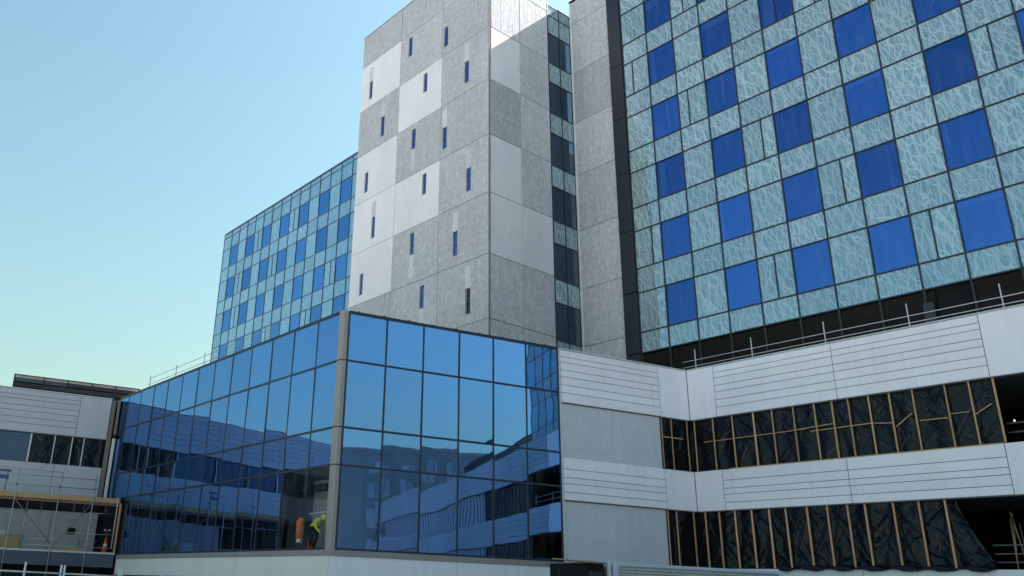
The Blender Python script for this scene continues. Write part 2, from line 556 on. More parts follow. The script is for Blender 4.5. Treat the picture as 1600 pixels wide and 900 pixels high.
def bar(name, mat, par, p, q, r, n=8, square=False):
    """a tube or a square batten from p to q; mesh shared by length and radius"""
    p, q = Vector(p), Vector(q)
    ln = (q - p).length
    if square:
        w, t = r if isinstance(r, tuple) else (r, r)
        me = cbox_mesh(w, t, ln, min(w, t) * 0.12)
    else:
        key = ('tube', round(ln, 2), r, n)
        if key not in MESH:
            v, f = [], []
            for k in range(n):
                a = 2 * math.pi * k / n
                v += [(r * math.cos(a), r * math.sin(a), -ln / 2), (r * math.cos(a), r * math.sin(a), ln / 2)]
            for k in range(n):
                j = (k + 1) % n
                f.append((2 * k, 2 * j, 2 * j + 1, 2 * k + 1))
            f.append(tuple(2 * k for k in range(n))[::-1])
            f.append(tuple(2 * k + 1 for k in range(n)))
            me = mesh_from('tube', v, f)
            for pl in me.polygons[:n]:
                pl.use_smooth = True
            MESH[key] = me
        me = MESH[key]
    d = (q - p).normalized()
    if abs(d.z) > 0.98 and square:
        rot = (0, 0, getattr(bar, 'yaw', 0.0))
        if abs(d.z) < 0.99999:
            rot = d.to_track_quat('Z', 'Y').to_euler()
    else:
        rot = d.to_track_quat('Z', 'Y').to_euler()
    return link(name, me, M[mat], par, (p + q) / 2, rot)

def lathe(name, mat, par, loc, prof, n=16):
    v, f = [], []
    for r, z in prof:
        for k in range(n):
            a = 2 * math.pi * k / n
            v.append((r * math.cos(a), r * math.sin(a), z))
    for i in range(len(prof) - 1):
        for k in range(n):
            j = (k + 1) % n
            f.append((i * n + k, i * n + j, (i + 1) * n + j, (i + 1) * n + k))
    f.append(tuple(range(n))[::-1])
    f.append(tuple((len(prof) - 1) * n + k for k in range(n)))
    me = mesh_from(name, v, f)
    for pl in me.polygons[:-2]:
        pl.use_smooth = True
    return link(name, me, M[mat], par, loc)

def prism(name, mat, par, pts, z0, z1):
    n = len(pts)
    c = Vector((sum(p[0] for p in pts) / n, sum(p[1] for p in pts) / n, 0))
    v = [(p[0] - c.x, p[1] - c.y, z0) for p in pts] + [(p[0] - c.x, p[1] - c.y, z1) for p in pts]
    area = sum(pts[i][0] * pts[(i + 1) % n][1] - pts[(i + 1) % n][0] * pts[i][1] for i in range(n))
    f = [(i, (i + 1) % n, n + (i + 1) % n, n + i) for i in range(n)]
    f += [tuple(range(n))[::-1], tuple(range(n, 2 * n))]
    if area < 0:
        f = [q[::-1] for q in f]
    return link(name, mesh_from(name, v, f), M[mat], par, c)

def joined_boxes(name, mat, par, face, boxes):
    """many small boxes (u0,u1,z0,z1,d0,d1) in one mesh, kind stuff"""
    v, f = [], []
    for (u0, u1, z0, z1, d0, d1) in boxes:
        k = len(v)
        for u in (u0, u1):
            for d in (d0, d1):
                for z in (z0, z1):
                    v.append(face.p(u, d, z))
        f += [tuple(k + i for i in q) for q in ((0, 1, 3, 2), (4, 6, 7, 5), (0, 4, 5, 1), (2, 3, 7, 6), (0, 2, 6, 4), (1, 5, 7, 3))]
    base = Vector(v[0])
    me = mesh_from(name, [tuple(Vector(p) - base) for p in v], f)
    o = link(name, me, M[mat], par, base)
    o['kind'] = 'stuff'
    return o

# the three wall directions of the place
AB = R(76.971)
BD = Vector((math.cos(AB), math.sin(AB), 0))
BN = Vector((BD.y, -BD.x, 0))
CORNER = (-25.006, 16.574)

# ------------------------------------------------------------------ ground
gm = mesh_from('ground', [(-900, -900, 0), (900, -900, 0), (900, 900, 0), (-900, 900, 0)], [(0, 1, 2, 3)])
g = link('ground', gm, M['ground'])
g['kind'] = 'structure'

# ------------------------------------------------------------------ glazing grid shared by the two tall glazed blocks
PITCH = 2.0655
TALL = [17.62 + 4.34 * k for k in range(6)]
SPAN = [20.28 + 4.34 * k for k in range(6)]

def curtain(par, face, u_start, ncol, ztop, fritmat, splits, first_vision=1, zbot=None, cap=0.082, blinds=(), vis='vision', fr='frame'):
    W = ncol * PITCH
    rows = []
    if zbot is not None:
        rows.append((zbot, TALL[0], 's', -1))
    for k in range(6):
        rows.append((TALL[k], SPAN[k], 't', k))
        top = TALL[k + 1] if k < 5 else min(ztop, SPAN[5] + 1.70)
        rows.append((SPAN[k], top, 's', k))
    if ztop > SPAN[5] + 1.75:
        rows.append((SPAN[5] + 1.70, ztop, 's', 9))
    for c in range(ncol):
        u0 = u_start + c * PITCH
        for (z0, z1, kind, k) in rows:
            if kind == 't' and c % 2 == first_vision:
                face.box('vision_pane', vis, par, u0 + 0.02, u0 + PITCH - 0.02, z0 + 0.02, z1 - 0.02, 0.0, 0.025, 0, 0.007)
                if (c, k) in blinds:
                    a, b, lo = blinds[(c, k)]
                    face.box('blind', 'blind', par, u0 + a * PITCH, u0 + b * PITCH, z0 + lo * (z1 - z0), z1 - 0.1, 0.06, 0.08)
            elif kind == 't' and (c, k) in splits:
                m = u0 + splits[(c, k)] * PITCH
                face.box('patterned_pane', fritmat, par, u0 + 0.02, m - 0.02, z0 + 0.02, z1 - 0.02, 0.0, 0.025, 0, 0.007)
                face.box('patterned_pane', fritmat, par, m + 0.02, u0 + PITCH - 0.02, z0 + 0.02, z1 - 0.02, 0.0, 0.025, 0, 0.007)
                face.box('mullion', fr, par, m - cap / 2, m + cap / 2, z0, z1, -0.04, 0.05, 0.006)
            else:
                face.box('patterned_pane', fritmat, par, u0 + 0.02, u0 + PITCH - 0.02, z0 + 0.02, z1 - 0.02, 0.0, 0.025, 0, 0.007)
    zlo = rows[0][0]
    for c in range(ncol + 1):
        u0 = u_start + c * PITCH
        face.box('mullion', fr, par, u0 - cap / 2, u0 + cap / 2, zlo, ztop, -0.055, 0.06, 0.008)
    for (z0, z1, kind, k) in rows:
        face.box('transom', fr, par, u_start, u_start + W, z0 - cap / 2, z0 + cap / 2, -0.050, 0.055, 0.008)
    face.box('transom', fr, par, u_start, u_start + W, ztop - cap / 2, ztop + cap, -0.06, 0.30, 0.008)

# ------------------------------------------------------------------ right glazed wing (closest tall block)
YC = 43.4
RW = thing('glazed_wing', 'tall blue glass wing with branch-patterned panes rising behind the white bands', 'building', (-36.06, YC, 0))
FR = Face((0, YC), 0.0)
RW_TOP = 45.9
FR.box('body', 'room', RW, -36.0, 26.9, 0.0, RW_TOP - 0.05, 0.55, 20.0)
# pale precast end
cj = [8.9, 13.25, 17.62, 21.75, 26.2, 30.6, 35.0, 39.35, 43.8, RW_TOP]
cmats = ['conc_grey', 'conc_lifted', 'conc_lifted', 'conc_lifted', 'conc_grey', 'conc_lifted', 'conc_grey', 'conc_lifted', 'conc_lifted']
for k in range(len(cj) - 1):
    FR.box('concrete_panel', cmats[k], RW, -35.90, -32.42, cj[k] + 0.015, cj[k + 1] - 0.015, 0.02, 0.54, 0.02)
for k in range(len(cj) - 1):
    FR.box('edge_strip', 'conc_white', RW, -36.05, -35.91, cj[k] + 0.012, cj[k + 1] - 0.012, -0.03, 0.54, 0.01)
for k in range(2, 9):
    z0 = [0, 0, 11.3, 16.27, 20.4, 24.75, 29.1, 33.45, 37.8][k]
    z1 = [0, 0, 16.27, 20.4, 24.75, 29.1, 33.45, 37.8, RW_TOP][k]
    FR.box('edge_panel', 'navy', RW, -32.40, -31.31, z0 + 0.02, z1 - 0.02, -0.14, 0.54, 0.015)
SPL = {(0, 1): 0.65, (0, 4): 0.36, (2, 3): 0.36, (2, 5): 0.48, (4, 2): 0.60, (4, 0): 0.50, (6, 1): 0.60, (8, 0): 0.44, (8, 4): 0.4,
       (10, 2): 0.42, (6, 4): 0.62, (10, 5): 0.4, (12, 1): 0.5}
BL = {(1, 4): (0.10, 0.24, 0.0), (1, 3): (0.52, 0.60, 0.2), (1, 2): (0.12, 0.30, 0.0), (3, 3): (0.50, 0.58, 0.15), (5, 4): (0.08, 0.46, 0.0),
      (3, 1): (0.04, 0.12, 0.0), (3, 5): (0.6, 0.66, 0.1), (5, 1): (0.85, 0.95, 0.25), (9, 1): (0.1, 0.15, 0.5), (9, 0): (0.05, 0.95, 0.86), (1, 0): (0.45, 0.52, 0.3),
      (7, 2): (0.06, 0.94, 0.88), (3, 4): (0.04, 0.96, 0.80), (11, 2): (0.1, 0.6, 0.4), (1, 5): (0.05, 0.5, 0.7), (5, 3): (0.05, 0.95, 0.9), (7, 5): (0.5, 0.95, 0.3),
      (7, 4): (0.45, 0.52, 0.1), (9, 3): (0.42, 0.48, 0.3), (7, 1): (0.72, 0.80, 0.0), (5, 2): (0.2, 0.25, 0.55)}
curtain(RW, FR, -31.27, 13, RW_TOP, 'frit', SPL, 1, 16.27, blinds=BL)
for (c, k, f) in ((5, 4, 0.47),):
    u = -31.27 + c * PITCH + f * PITCH
    FR.box('mullion', 'frame', RW, u - 0.035, u + 0.035, TALL[k], SPAN[k], -0.045, 0.05, 0.006)
# the same facade running on past the frame, one joined piece per finish
xb, vb, mb = [], [], []
u = -31.27 + 13 * PITCH
while u < 26:
    col = round((u + 31.27) / PITCH)
    for k in range(6):
        (vb if col % 2 else xb).append((u + 0.02, u + PITCH - 0.02, TALL[k] + 0.02, SPAN[k] - 0.02, 0.0, 0.02))
        xb.append((u + 0.02, u + PITCH - 0.02, SPAN[k] + 0.02, (TALL[k + 1] if k < 5 else RW_TOP) - 0.02, 0.0, 0.02))
    xb.append((u + 0.02, u + PITCH - 0.02, 16.29, TALL[0] - 0.02, 0.0, 0.02))
    mb.append((u + PITCH - 0.03, u + PITCH + 0.03, 16.27, RW_TOP, -0.05, 0.05))
    u += PITCH
u_end = u
for z in [16.27] + TALL + SPAN + [RW_TOP]:
    mb.append((-31.27 + 13 * PITCH, u_end, z - 0.03, z + 0.03, -0.045, 0.045))
joined_boxes('far_patterned_glazing', 'frit', RW, FR, xb)
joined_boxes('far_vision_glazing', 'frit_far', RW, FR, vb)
joined_boxes('far_framing', 'frame', RW, FR, mb)
# louvred plant storey behind the roof edge
FR.box('louvre_backing', 'dark', RW, -31.3, u_end, 11.2, 16.2, 0.30, 0.50)
z = 11.45
while z < 16.15:
    if not z < 14.0:
        for (a, b) in ((-31.25, -14.35), (-12.75, -7.5)):
            me = cbox_mesh(b - a, 0.025, 0.17, 0)
            o = link('louvre', me, M['louvre'], RW, FR.p((a + b) / 2, 0.12, z), (R(38), 0, 0))
    z += 0.165
joined_boxes('lower_louvre_blades', 'louvre', RW, FR, [(-31.25, u_end, 11.4 + 0.2 * k, 11.52 + 0.2 * k, 0.06, 0.2) for k in range(13)] +
             [(-7.5, u_end, 14.0 + 0.2 * k, 14.12 + 0.2 * k, 0.06, 0.2) for k in range(11)])
for c in range(13):
    u = -31.27 + c * PITCH
    FR.box('louvre_post', 'louvre', RW, u - 0.06, u + 0.06, 11.3, 16.23, -0.02, 0.28, 0.01)
FR.box('service_door', 'navy', RW, -14.9, -14.4, 11.35, 15.6, -0.06, 0.0, 0.01)
FR.box('doorway', 'dark', RW, -14.3, -12.85, 14.0, 15.45, 0.20, 0.28)
FR.box('parapet_coping', 'frame', RW, -36.06, u_end, RW_TOP + 0.07, RW_TOP + 0.17, -0.05, 0.6, 0.01)
FR.box('roof', 'roof', RW, -36.0, 26.9, RW_TOP - 0.04, RW_TOP + 0.04, 0.6, 20.0)

FR.box('plant_storey', 'louvre', RW, u_end + 0.1, 56.0, 0.0, 18.2, 1.0, 14.0)

# ------------------------------------------------------------------ distant glazed block on the left
FB = Face((0, YC), 0.0)
LB = thing('glazed_block', 'distant blue chequered glass block rising left of the concrete tower', 'building', (-94.5, YC, 0))
FB.box('body', 'room', LB, -94.3, -50.0, 0.0, 44.15, 0.5, 18.0)
FB.box('side_wall', 'conc_grey', LB, -94.5, -94.31, 0.0, 44.2, 0.06, 18.0)
SPLF = {(2, 4): 0.5, (4, 5): 0.5, (8, 5): 0.5, (6, 4): 0.5, (2, 3): 0.5, (12, 3): 0.55, (10, 2): 0.5, (6, 2): 0.45, (4, 1): 0.5}
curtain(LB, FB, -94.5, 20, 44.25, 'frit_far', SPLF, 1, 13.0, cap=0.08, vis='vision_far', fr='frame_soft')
FB.box('parapet_coping', 'frame', LB, -94.5, -53.1, 44.36, 44.46, -0.05, 0.6, 0.01)

# ------------------------------------------------------------------ concrete tower
TX, TY = -36.06, 34.63
TW = thing('concrete_tower', 'grey and white precast concrete tower with narrow slot windows', 'building', (TX, TY, 0))
FTL = Face((0, TY), 0.0)
FTR = Face((TX, 0), R(90))
FTL.box('core', 'conc_joint', TW, -51.70, -36.25, 0.0, 46.7, 0.20, 6.1)
JZ = [4.7, 9.05, 13.40, 17.75, 22.10, 26.45, 30.80, 35.15, 39.50, 43.87, 46.95]
UX = [-51.75, -46.33, -41.12, -36.06]
CL = {9: 'ggg', 8: 'wgg', 7: 'gwg', 6: 'wgg', 5: 'wwg', 4: 'wgg', 3: 'ggg', 2: 'ggg', 1: 'ggg', 0: 'ggg'}
CM = {'g': 'conc_grey', 'w': 'conc_white', 'd': 'conc_dark', 'p': 'conc_plain', 'l': 'conc_lifted'}
SLOTS = [(-45.1, 43.5, 41.7), (-40.72, 42.04, 40.28), (-50.35, 41.99, 40.24), (-43.07, 39.1, 37.4), (-38.37, 37.71, 35.92), (-48.4, 37.68, 35.85),
         (-44.28, 34.69, 33.0), (-40.67, 33.28, 31.52), (-50.27, 33.34, 31.52), (-42.85, 30.37, 28.68), (-38.07, 28.96, 27.2), (-49.0, 28.97, 27.15),
         (-44.05, 26.0, 24.32), (-39.35, 24.62, 22.85), (-50.2, 24.53, 22.78), (-42.75, 21.62, 19.95), (-38.03, 20.2, 18.45)]
PATCH = [(-50.35, 42.0, 43.35), (-48.4, 37.7, 38.9), (-44.28, 31.3, 32.98), (-38.37, 37.73, 39.15), (-40.67, 33.3, 34.75), (-38.07, 28.98, 30.4),
         (-49.0, 28.99, 30.3), (-44.05, 22.5, 24.3), (-39.35, 24.64, 26.1), (-38.03, 20.22, 21.75), (-42.75, 18.2, 19.93), (-49.2, 17.9, 20.2),
         (-46.0, 30.9, 32.2), (-42.85, 34.0, 34.9)]
PATCH = PATCH[:12]
# each panel is built round the slots that fall in it, as one mesh with real openings
def panel_with_slots(name, mat, par, u0, u1, z0, z1, d0, d1, holes):
    us = sorted({u0, u1, *[h[0] for h in holes], *[h[1] for h in holes]})
    zs = sorted({z0, z1, *[h[2] for h in holes], *[h[3] for h in holes]})
    v, f = [], []

    def quad(a, b, c, d):
        k = len(v)
        v.extend((a, b, c, d))
        f.append((k, k + 1, k + 2, k + 3))
    for i in range(len(us) - 1):
        for j in range(len(zs) - 1):
            mu, mz = (us[i] + us[i + 1]) / 2, (zs[j] + zs[j + 1]) / 2
            if any(h[0] < mu < h[1] and h[2] < mz < h[3] for h in holes):
                continue
            a, b, c, d = us[i], us[i + 1], zs[j], zs[j + 1]
            quad((a, d0, c), (b, d0, c), (b, d0, d), (a, d0, d))
    def ring(a, b, c, d, inward):
        q = [((a, d0, c), (a, d1, c), (b, d1, c), (b, d0, c)), ((b, d0, c), (b, d1, c), (b, d1, d), (b, d0, d)),
             ((b, d0, d), (b, d1, d), (a, d1, d), (a, d0, d)), ((a, d0, d), (a, d1, d), (a, d1, c), (a, d0, c))]
        for w in q:
            quad(*(w[::-1] if inward else w))
    ring(u0, u1, z0, z1, False)
    for h in holes:
        ring(*h, True)
    cu, cz = (u0 + u1) / 2, (z0 + z1) / 2
    v = [(p[0] - cu, p[1], p[2] - cz) for p in v]
    me = mesh_from(name, v, f)
    return link(name, me, M[mat], par, FTL.p(cu, 0, cz))

G = 0.020
for k in range(len(JZ) - 1):
    for c in range(3):
        u0, u1 = UX[c] + G, UX[c + 1] - G
        z0, z1 = JZ[k] + G, JZ[k + 1] - G
        holes = [(s[0] - 0.235, s[0] + 0.235, s[2], s[1]) for s in SLOTS if u0 < s[0] < u1 and z0 < s[2] < z1]
        holes = [h for h in holes if h[3] < z1]
        panel_with_slots('concrete_panel', CM[CL[k][c]], TW, u0, u1, z0, z1, 0.0, 0.20, holes)
CR = {9: 'll', 8: 'll', 7: 'wl', 6: 'gl', 5: 'wl', 4: 'ww', 3: 'll', 2: 'll', 1: 'gg', 0: 'gg'}  # return face panels coloured lighter where less skylight reaches them
UR = [34.63 + 0.22, 37.75, 40.78]
for k in range(len(JZ) - 1):
    for c in range(2):
        FTR.box('concrete_panel', CM[CR[k][c]], TW, UR[c] + (0 if c == 0 else G), UR[c + 1] - G, JZ[k] + G, JZ[k + 1] - G, -0.004, 0.19, 0.018)
for (x, zt, zb) in SLOTS:
    opened = zb < 18.6
    w = FTL.box('window', 'frame', TW, x - 0.225, x + 0.225, zb + 0.005, zt - 0.005, 0.14, 0.17)
    if not opened:
        FTL.box('pane', 'slotglass', w, x - 0.205, x + 0.205, zb + 0.03, zt - 0.03, 0.10, 0.115, 0, 0.002)
        FTL.box('transom', 'frame', w, x - 0.215, x + 0.215, zb + 0.45 * (zt - zb), zb + 0.45 * (zt - zb) + 0.035, 0.08, 0.14)
    else:
        FTL.box('transom', 'frame', w, x - 0.215, x + 0.215, zb + 0.42 * (zt - zb), zb + 0.42 * (zt - zb) + 0.06, 0.04, 0.16)
for (x, z0, z1) in PATCH:
    FTL.box('infill_patch', 'conc_patch', TW, x - 0.25, x + 0.25, z0, z1, -0.006, 0.05)
# glazed stair strip on the return face
for k in range(6):
    for c in range(2):
        a, b = 40.84 + c * 1.28, 40.84 + (c + 1) * 1.28
        FTR.box('dark_pane', 'darkglass', TW, a + 0.03, b - 0.03, TALL[k] + 0.02, SPAN[k] - 0.02, 0.04, 0.06, 0, 0.002)
        FTR.box('patterned_pane', 'frit', TW, a + 0.03, b - 0.03, SPAN[k] + 0.02, SPAN[k] + 1.66, 0.04, 0.06, 0, 0.002)
        if k == 5:
            FTR.box('patterned_pane', 'frit', TW, a + 0.03, b - 0.03, SPAN[k] + 1.70, 44.6, 0.04, 0.06, 0, 0.002)
        if k == 0:
            FTR.box('patterned_pane', 'frit', TW, a + 0.03, b - 0.03, 15.9, TALL[0] - 0.02, 0.04, 0.06, 0, 0.002)
for c in range(3):
    FTR.box('mullion', 'frame', TW, 40.84 + c * 1.28 - 0.03, 40.84 + c * 1.28 + 0.03, 13.0, 44.66, -0.01, 0.1, 0.006)
for z in TALL + SPAN + [SPAN[5] + 1.68, 44.62]:
    FTR.box('transom', 'frame', TW, 40.81, 43.38, z - 0.03, z + 0.03, -0.005, 0.095, 0.006)
FTR.box('shaft_wall', 'dark', TW, 40.8, 43.38, 0.0, 44.2, 0.5, 15.6)
FTL.box('parapet_coping', 'conc_dark', TW, -51.80, -36.02, 46.96, 47.06, -0.04, 0.5, 0.01)
FTR.box('parapet_coping', 'conc_dark', TW, 35.14, 40.80, 46.96, 47.06, -0.04, 0.5, 0.01)
FTL.box('roof', 'roof', TW, -51.2, -36.6, 46.72, 46.90, 0.52, 6.1)
FTL.box('side_wall', 'conc_grey', TW, -51.75, -51.705, 0.0, 46.9, 0.22, 6.1)
FTL.box('corner_seal', 'oldsteel', TW, -36.10, -36.035, 13.5, 46.9, -0.012, 0.05, 0.01)

# ------------------------------------------------------------------ white banded podium
PD = thing('banded_podium', 'white panelled two-storey podium with window openings sheeted in black plastic', 'building', (-21.27, 32.70, 0))
FPB = Face(CORNER, AB)                  # the part in line with the glass front
FPA = Face((0, 32.70), 0.0)             # the part facing the yard
S2 = 16.553
E1 = [11.39, 11.10, 10.86, 10.53, 10.24, 9.90, 9.57, 9.17]
E2 = [6.92, 6.48, 6.14, 5.91, 5.57, 5.27]

def planks(face, par, u0, u1, edges, mat='white'):
    for i in range(len(edges) - 1):
        strong = 0.014 if i % 2 else 0.008
        face.box('cladding_plank', mat, par, u0 + 0.012, u1 - 0.012, edges[i + 1] + (0.014 if (i + 1) % 2 == 0 else 0.006), edges[i] - strong,
                 0.0 + 0.004 * (i % 2) + random.uniform(-0.002, 0.002), 0.03, 0.005)
    face.box('seam_backing', 'seam', par, u0, u1, edges[-1] + 0.02, edges[0] - 0.02, 0.034, 0.06)

def plain(face, par, u0, u1, z0, z1, mat='white'):
    face.box('cladding_panel', mat, par, u0 + 0.012, u1 - 0.012, z0, z1, 0.0, 0.03, 0.005)
    face.box('seam_backing', 'seam', par, u0, u1, z0 + 0.02, z1 - 0.02, 0.034, 0.06)

for E in (E1, E2):
    planks(FPB, PD, 9.70, 14.92, E)
    plain(FPB, PD, 14.92, S2 - 0.005, E[-1], E[0])
    plain(FPA, PD, -21.27, -19.95, E[-1], E[0])
    planks(FPA, PD, -19.95, -14.77, E)
    planks(FPA, PD, -14.77, -9.60, E)
    u, k = -9.60, 0
    while u < 48:
        if k % 3 == 0:
            plain(FPA, PD, u, u + 5.17, E[-1], E[0], 'white' if k == 0 else 'white_dimmed')  # out-of-frame panels take the darkened white to dim their reflection
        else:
            planks(FPA, PD, u, u + 5.17, E, 'white_dimmed')
        u += 5.17
        k += 1
UE = u
# coping, soffit trims, grey rendered walls
FPB.box('roof_coping', 'white_rail', PD, 9.68, S2 + 0.02, 11.40, 11.45, -0.03, 0.40, 0.008)
FPA.box('roof_coping', 'white_rail', PD, -21.25, UE, 11.40, 11.447, -0.03, 0.40, 0.008)
for (z0, z1) in ((6.94, 9.13), (3.03, 5.23)):
    for (a, b) in ((9.70, 12.25), (12.25, 14.86)):
        FPB.box('rendered_wall_panel', 'greywall', PD, a + 0.002, b - 0.002, z0, z1, 0.07, 0.25, 0.004)
    FPB.box('flashing', 'white_rail', PD, 9.70, 14.86, z0 - 0.03, z0, 0.03, 0.26, 0.004)
    FPB.box('end_trim', 'frame', PD, 14.86, 14.92, z0, z1, 0.05, 0.25, 0.004)
for E in (E1, E2):
    FPB.box('soffit_trim', 'seam', PD, 9.70, S2, E[-1] - 0.035, E[-1] - 0.003, 0.01, 0.26)
    FPA.box('soffit_trim', 'seam', PD, -21.2, UE, E[-1] - 0.035, E[-1] - 0.003, 0.01, 0.26)
FPB.box('edge_post', 'white_rail', PD, 9.60, 9.69, 1.9, 11.40, 0.0, 0.25, 0.006)
# floors, roof, rear wall, ground storey
def podium_slab(name, mat, z0, z1, d):
    a = FPB.p(9.75, d, 0); b = FPB.p(S2, d, 0)
    pts = [a, (b[0] - 0.15 + 0.0, 32.70 + d), (UE, 32.70 + d), (UE, 43.3), (-24.5, 43.3)]
    prism(name, mat, PD, [(p[0], p[1]) for p in pts], z0, z1)
podium_slab('roof', 'roof', 11.16, 11.30, 0.30)
podium_slab('floor_slab', 'room', 9.20, 9.50, 0.30)
podium_slab('floor_slab', 'room', 6.55, 6.86, 0.10)
podium_slab('floor_slab', 'room', 5.30, 5.60, 0.30)
podium_slab('floor_slab', 'room', 2.60, 2.94, 0.10)
FPA.box('rear_wall', 'dark', PD, -24.0, UE, 0.0, 11.1, 9.6, 9.9)
u = -21.27
k = 0
while u < UE - 0.1:
    b = min(u + (6.5 if k == 0 else 5.17), UE)
    FPA.box('base_panel', 'white', PD, u + 0.01, b - 0.01, 1.2, 2.965, 0.02, 0.06, 0.005)
    u = b
    k += 1
FPA.box('base_wall', 'room', PD, -21.2, UE, 0.0, 2.6, 0.07, 0.4)
FPB.box('base_wall', 'white_warm', PD, 9.70, S2 - 0.1, 0.0, 2.98, 0.08, 0.4)
for x in (-6.0, 2.0, 10.0, 18.0, 26.0, 34.0, 42.0):
    FPA.box('column', 'room', PD, x - 0.25, x + 0.25, 0.0, 11.1, 3.0, 3.5)

# sheeted openings ------------------------------------------------
def sheet(face, par, u0, u1, z0, z1, d, seed, amp=0.05, folds=5, skew=0.0, nu=40, nz=64, ragged=0.0, flare=0.0):
    """one sheet of slack polythene: creases run out from its fixings"""
    r = np.random.default_rng(seed)
    U, Z = np.meshgrid(np.linspace(0, 1, nu + 1), np.linspace(0, 1, nz + 1))
    w, h = u1 - u0, z1 - z0
    D = np.zeros_like(U)
    hang = r.choice([-1, 1])
    amp *= r.uniform(0.35, 1.1)
    for _ in range(folds * 3):
        cu = (0.0 if r.random() < 0.5 + 0.3 * hang else 1.0) + r.normal(0, 0.05)
        cz = r.choice([0.02, 0.98, 0.98, r.uniform(0.2, 0.8)])
        toward = 0.0 if cu < 0.5 else math.pi
        ang = toward + (1 if cu < 0.5 else -1) * (r.uniform(0.5, 1.35) * (-1 if cz > 0.5 else 1))
        dx, dz = (U - cu) * w, (Z - cz) * h
        along = dx * math.cos(ang) + dz * math.sin(ang)
        off = -dx * math.sin(ang) + dz * math.cos(ang)
        wd = 0.020 + 0.030 * np.abs(along)
        D += amp * 0.8 * r.uniform(0.4, 1.0) * r.choice([-1, 1]) * np.exp(-np.sqrt((off / wd) ** 2 + 0.04) + 0.2) * np.exp(-np.abs(along) / 1.6) * (along > -0.05) * np.clip(np.abs(along) * 3, 0.2, 1)
    for _ in range(3):
        D += amp * 0.40 * np.sin(2 * math.pi * (U * r.uniform(0.4, 1.3) + Z * r.uniform(-0.8, 0.8)) + r.uniform(0, 6))
    D += amp * 0.05 * r.normal(size=D.shape)
    pin = np.clip(np.minimum(U, 1 - U) * 7, 0.15, 1)
    D = D * pin - 0.03 * amp / 0.05 * np.sin(np.pi * U) * r.uniform(-1, 1)
    Zw = z0 + Z * h
    if ragged:
        Zw = Zw - (1 - Z) * ragged * (0.5 + 0.5 * np.sin(U * 9 + seed))
    Uw = u0 + U * (w + flare * (1 - Z) ** 1.3) + skew * (1 - Z)
    org = Vector(face.p(u0, d, z0))
    v = [tuple(Vector(face.p(a, d + b, c)) - org) for a, b, c in zip(Uw.ravel(), D.ravel(), Zw.ravel())]
    n = nu + 1
    f = [(j * n + i, j * n + i + 1, (j + 1) * n + i + 1, (j + 1) * n + i) for j in range(nz) for i in range(nu)]
    me = mesh_from('plastic_sheet', v, f)
    for pl in me.polygons:
        pl.use_smooth = True
    return link('plastic_sheet', me, M['plastic'], par, org)

bar.yaw = AB
UPB = [14.96, 15.51, 16.40]
for i in range(len(UPB) - 1):
    sheet(FPB, PD, UPB[i], UPB[i + 1], 6.98, 9.12, 0.20, 100 + i)
sheet(FPB, PD, 16.40, 16.80, 6.98, 9.12, 0.20, 111)
sheet(FPA, PD, -21.46, -21.13, 6.98, 9.12, 0.20, 112)
sheet(FPB, PD, 16.38, 16.80, 3.06, 5.22, 0.20, 113)
sheet(FPA, PD, -21.46, -20.96, 3.06, 5.22, 0.20, 114)
for s in UPB:
    FPB.box('batten', 'timber', PD, s - 0.02, s + 0.02, 6.96, 9.13, 0.05, 0.09, 0.004)
FPB.box('batten', 'timber', PD, 14.98, 16.15, 8.30, 8.345, 0.095, 0.13, 0.004)
UPA = [-21.13, -20.22, -19.30, -18.33, -17.51, -16.61, -15.75, -15.05, -14.43, -13.67, -12.93, -12.13, -11.06, -10.30, -9.56]
for i in range(len(UPA) - 1):
    sheet(FPA, PD, UPA[i], UPA[i + 1], 6.99, 9.12, 0.20, 130 + i, 0.06, 6)
for i, x in enumerate(UPA):
    w = 0.034 if i in (3, 7, 14) else 0.025
    FPA.box('batten', 'timber', PD, x - w, x + w, 6.96, 9.13, 0.05, 0.09, 0.004)
for (a, za, b, zb) in ((-20.75, 8.17, -16.2, 8.20), (-17.2, 8.17, -15.07, 8.26), (-16.05, 8.09, -13.66, 8.12), (-13.65, 8.11, -12.98, 8.04),
                       (-12.87, 7.88, -12.27, 8.30), (-12.05, 8.00, -11.14, 7.99), (-11.02, 8.11, -10.44, 8.10), (-10.31, 7.98, -9.74, 8.28)):
    dd = 0.115 if a not in (-17.2,) else 0.02
    bar('batten', 'timber', PD, FPA.p(a, dd, za), FPA.p(b, dd, zb), (0.04, 0.03), square=True)
FPA.box('sill_board', 'timber', PD, -19.6, -9.6, 6.925, 6.955, 0.03, 0.22, 0.004)
LOB = [14.96, 15.44, 16.38]
for i in range(len(LOB) - 1):
    sheet(FPB, PD, LOB[i], LOB[i + 1], 3.06, 5.22, 0.20, 160 + i)
for s in LOB:
    FPB.box('stud', 'timber_red', PD, s - 0.025, s + 0.025, 3.0, 5.23, 0.05, 0.10, 0.004)
LOA = [-20.96, -20.31, -19.59, -18.85, -18.10, -17.41, -16.55, -15.77, -15.01, -14.38, -13.40, -12.55, -11.71]
for i in range(len(LOA) - 1):
    sheet(FPA, PD, LOA[i], LOA[i + 1], 2.99, 5.23, 0.20, 190 + i, 0.07, 7, ragged=0.12)
sheet(FPA, PD, -11.71, -11.40, 2.97, 5.23, 0.17, 230, 0.09, 8, flare=0.95, ragged=0.08)
for x in LOA:
    FPA.box('stud', 'timber_red', PD, x - 0.032, x + 0.032, 2.98, 5.23, 0.05, 0.10, 0.004)
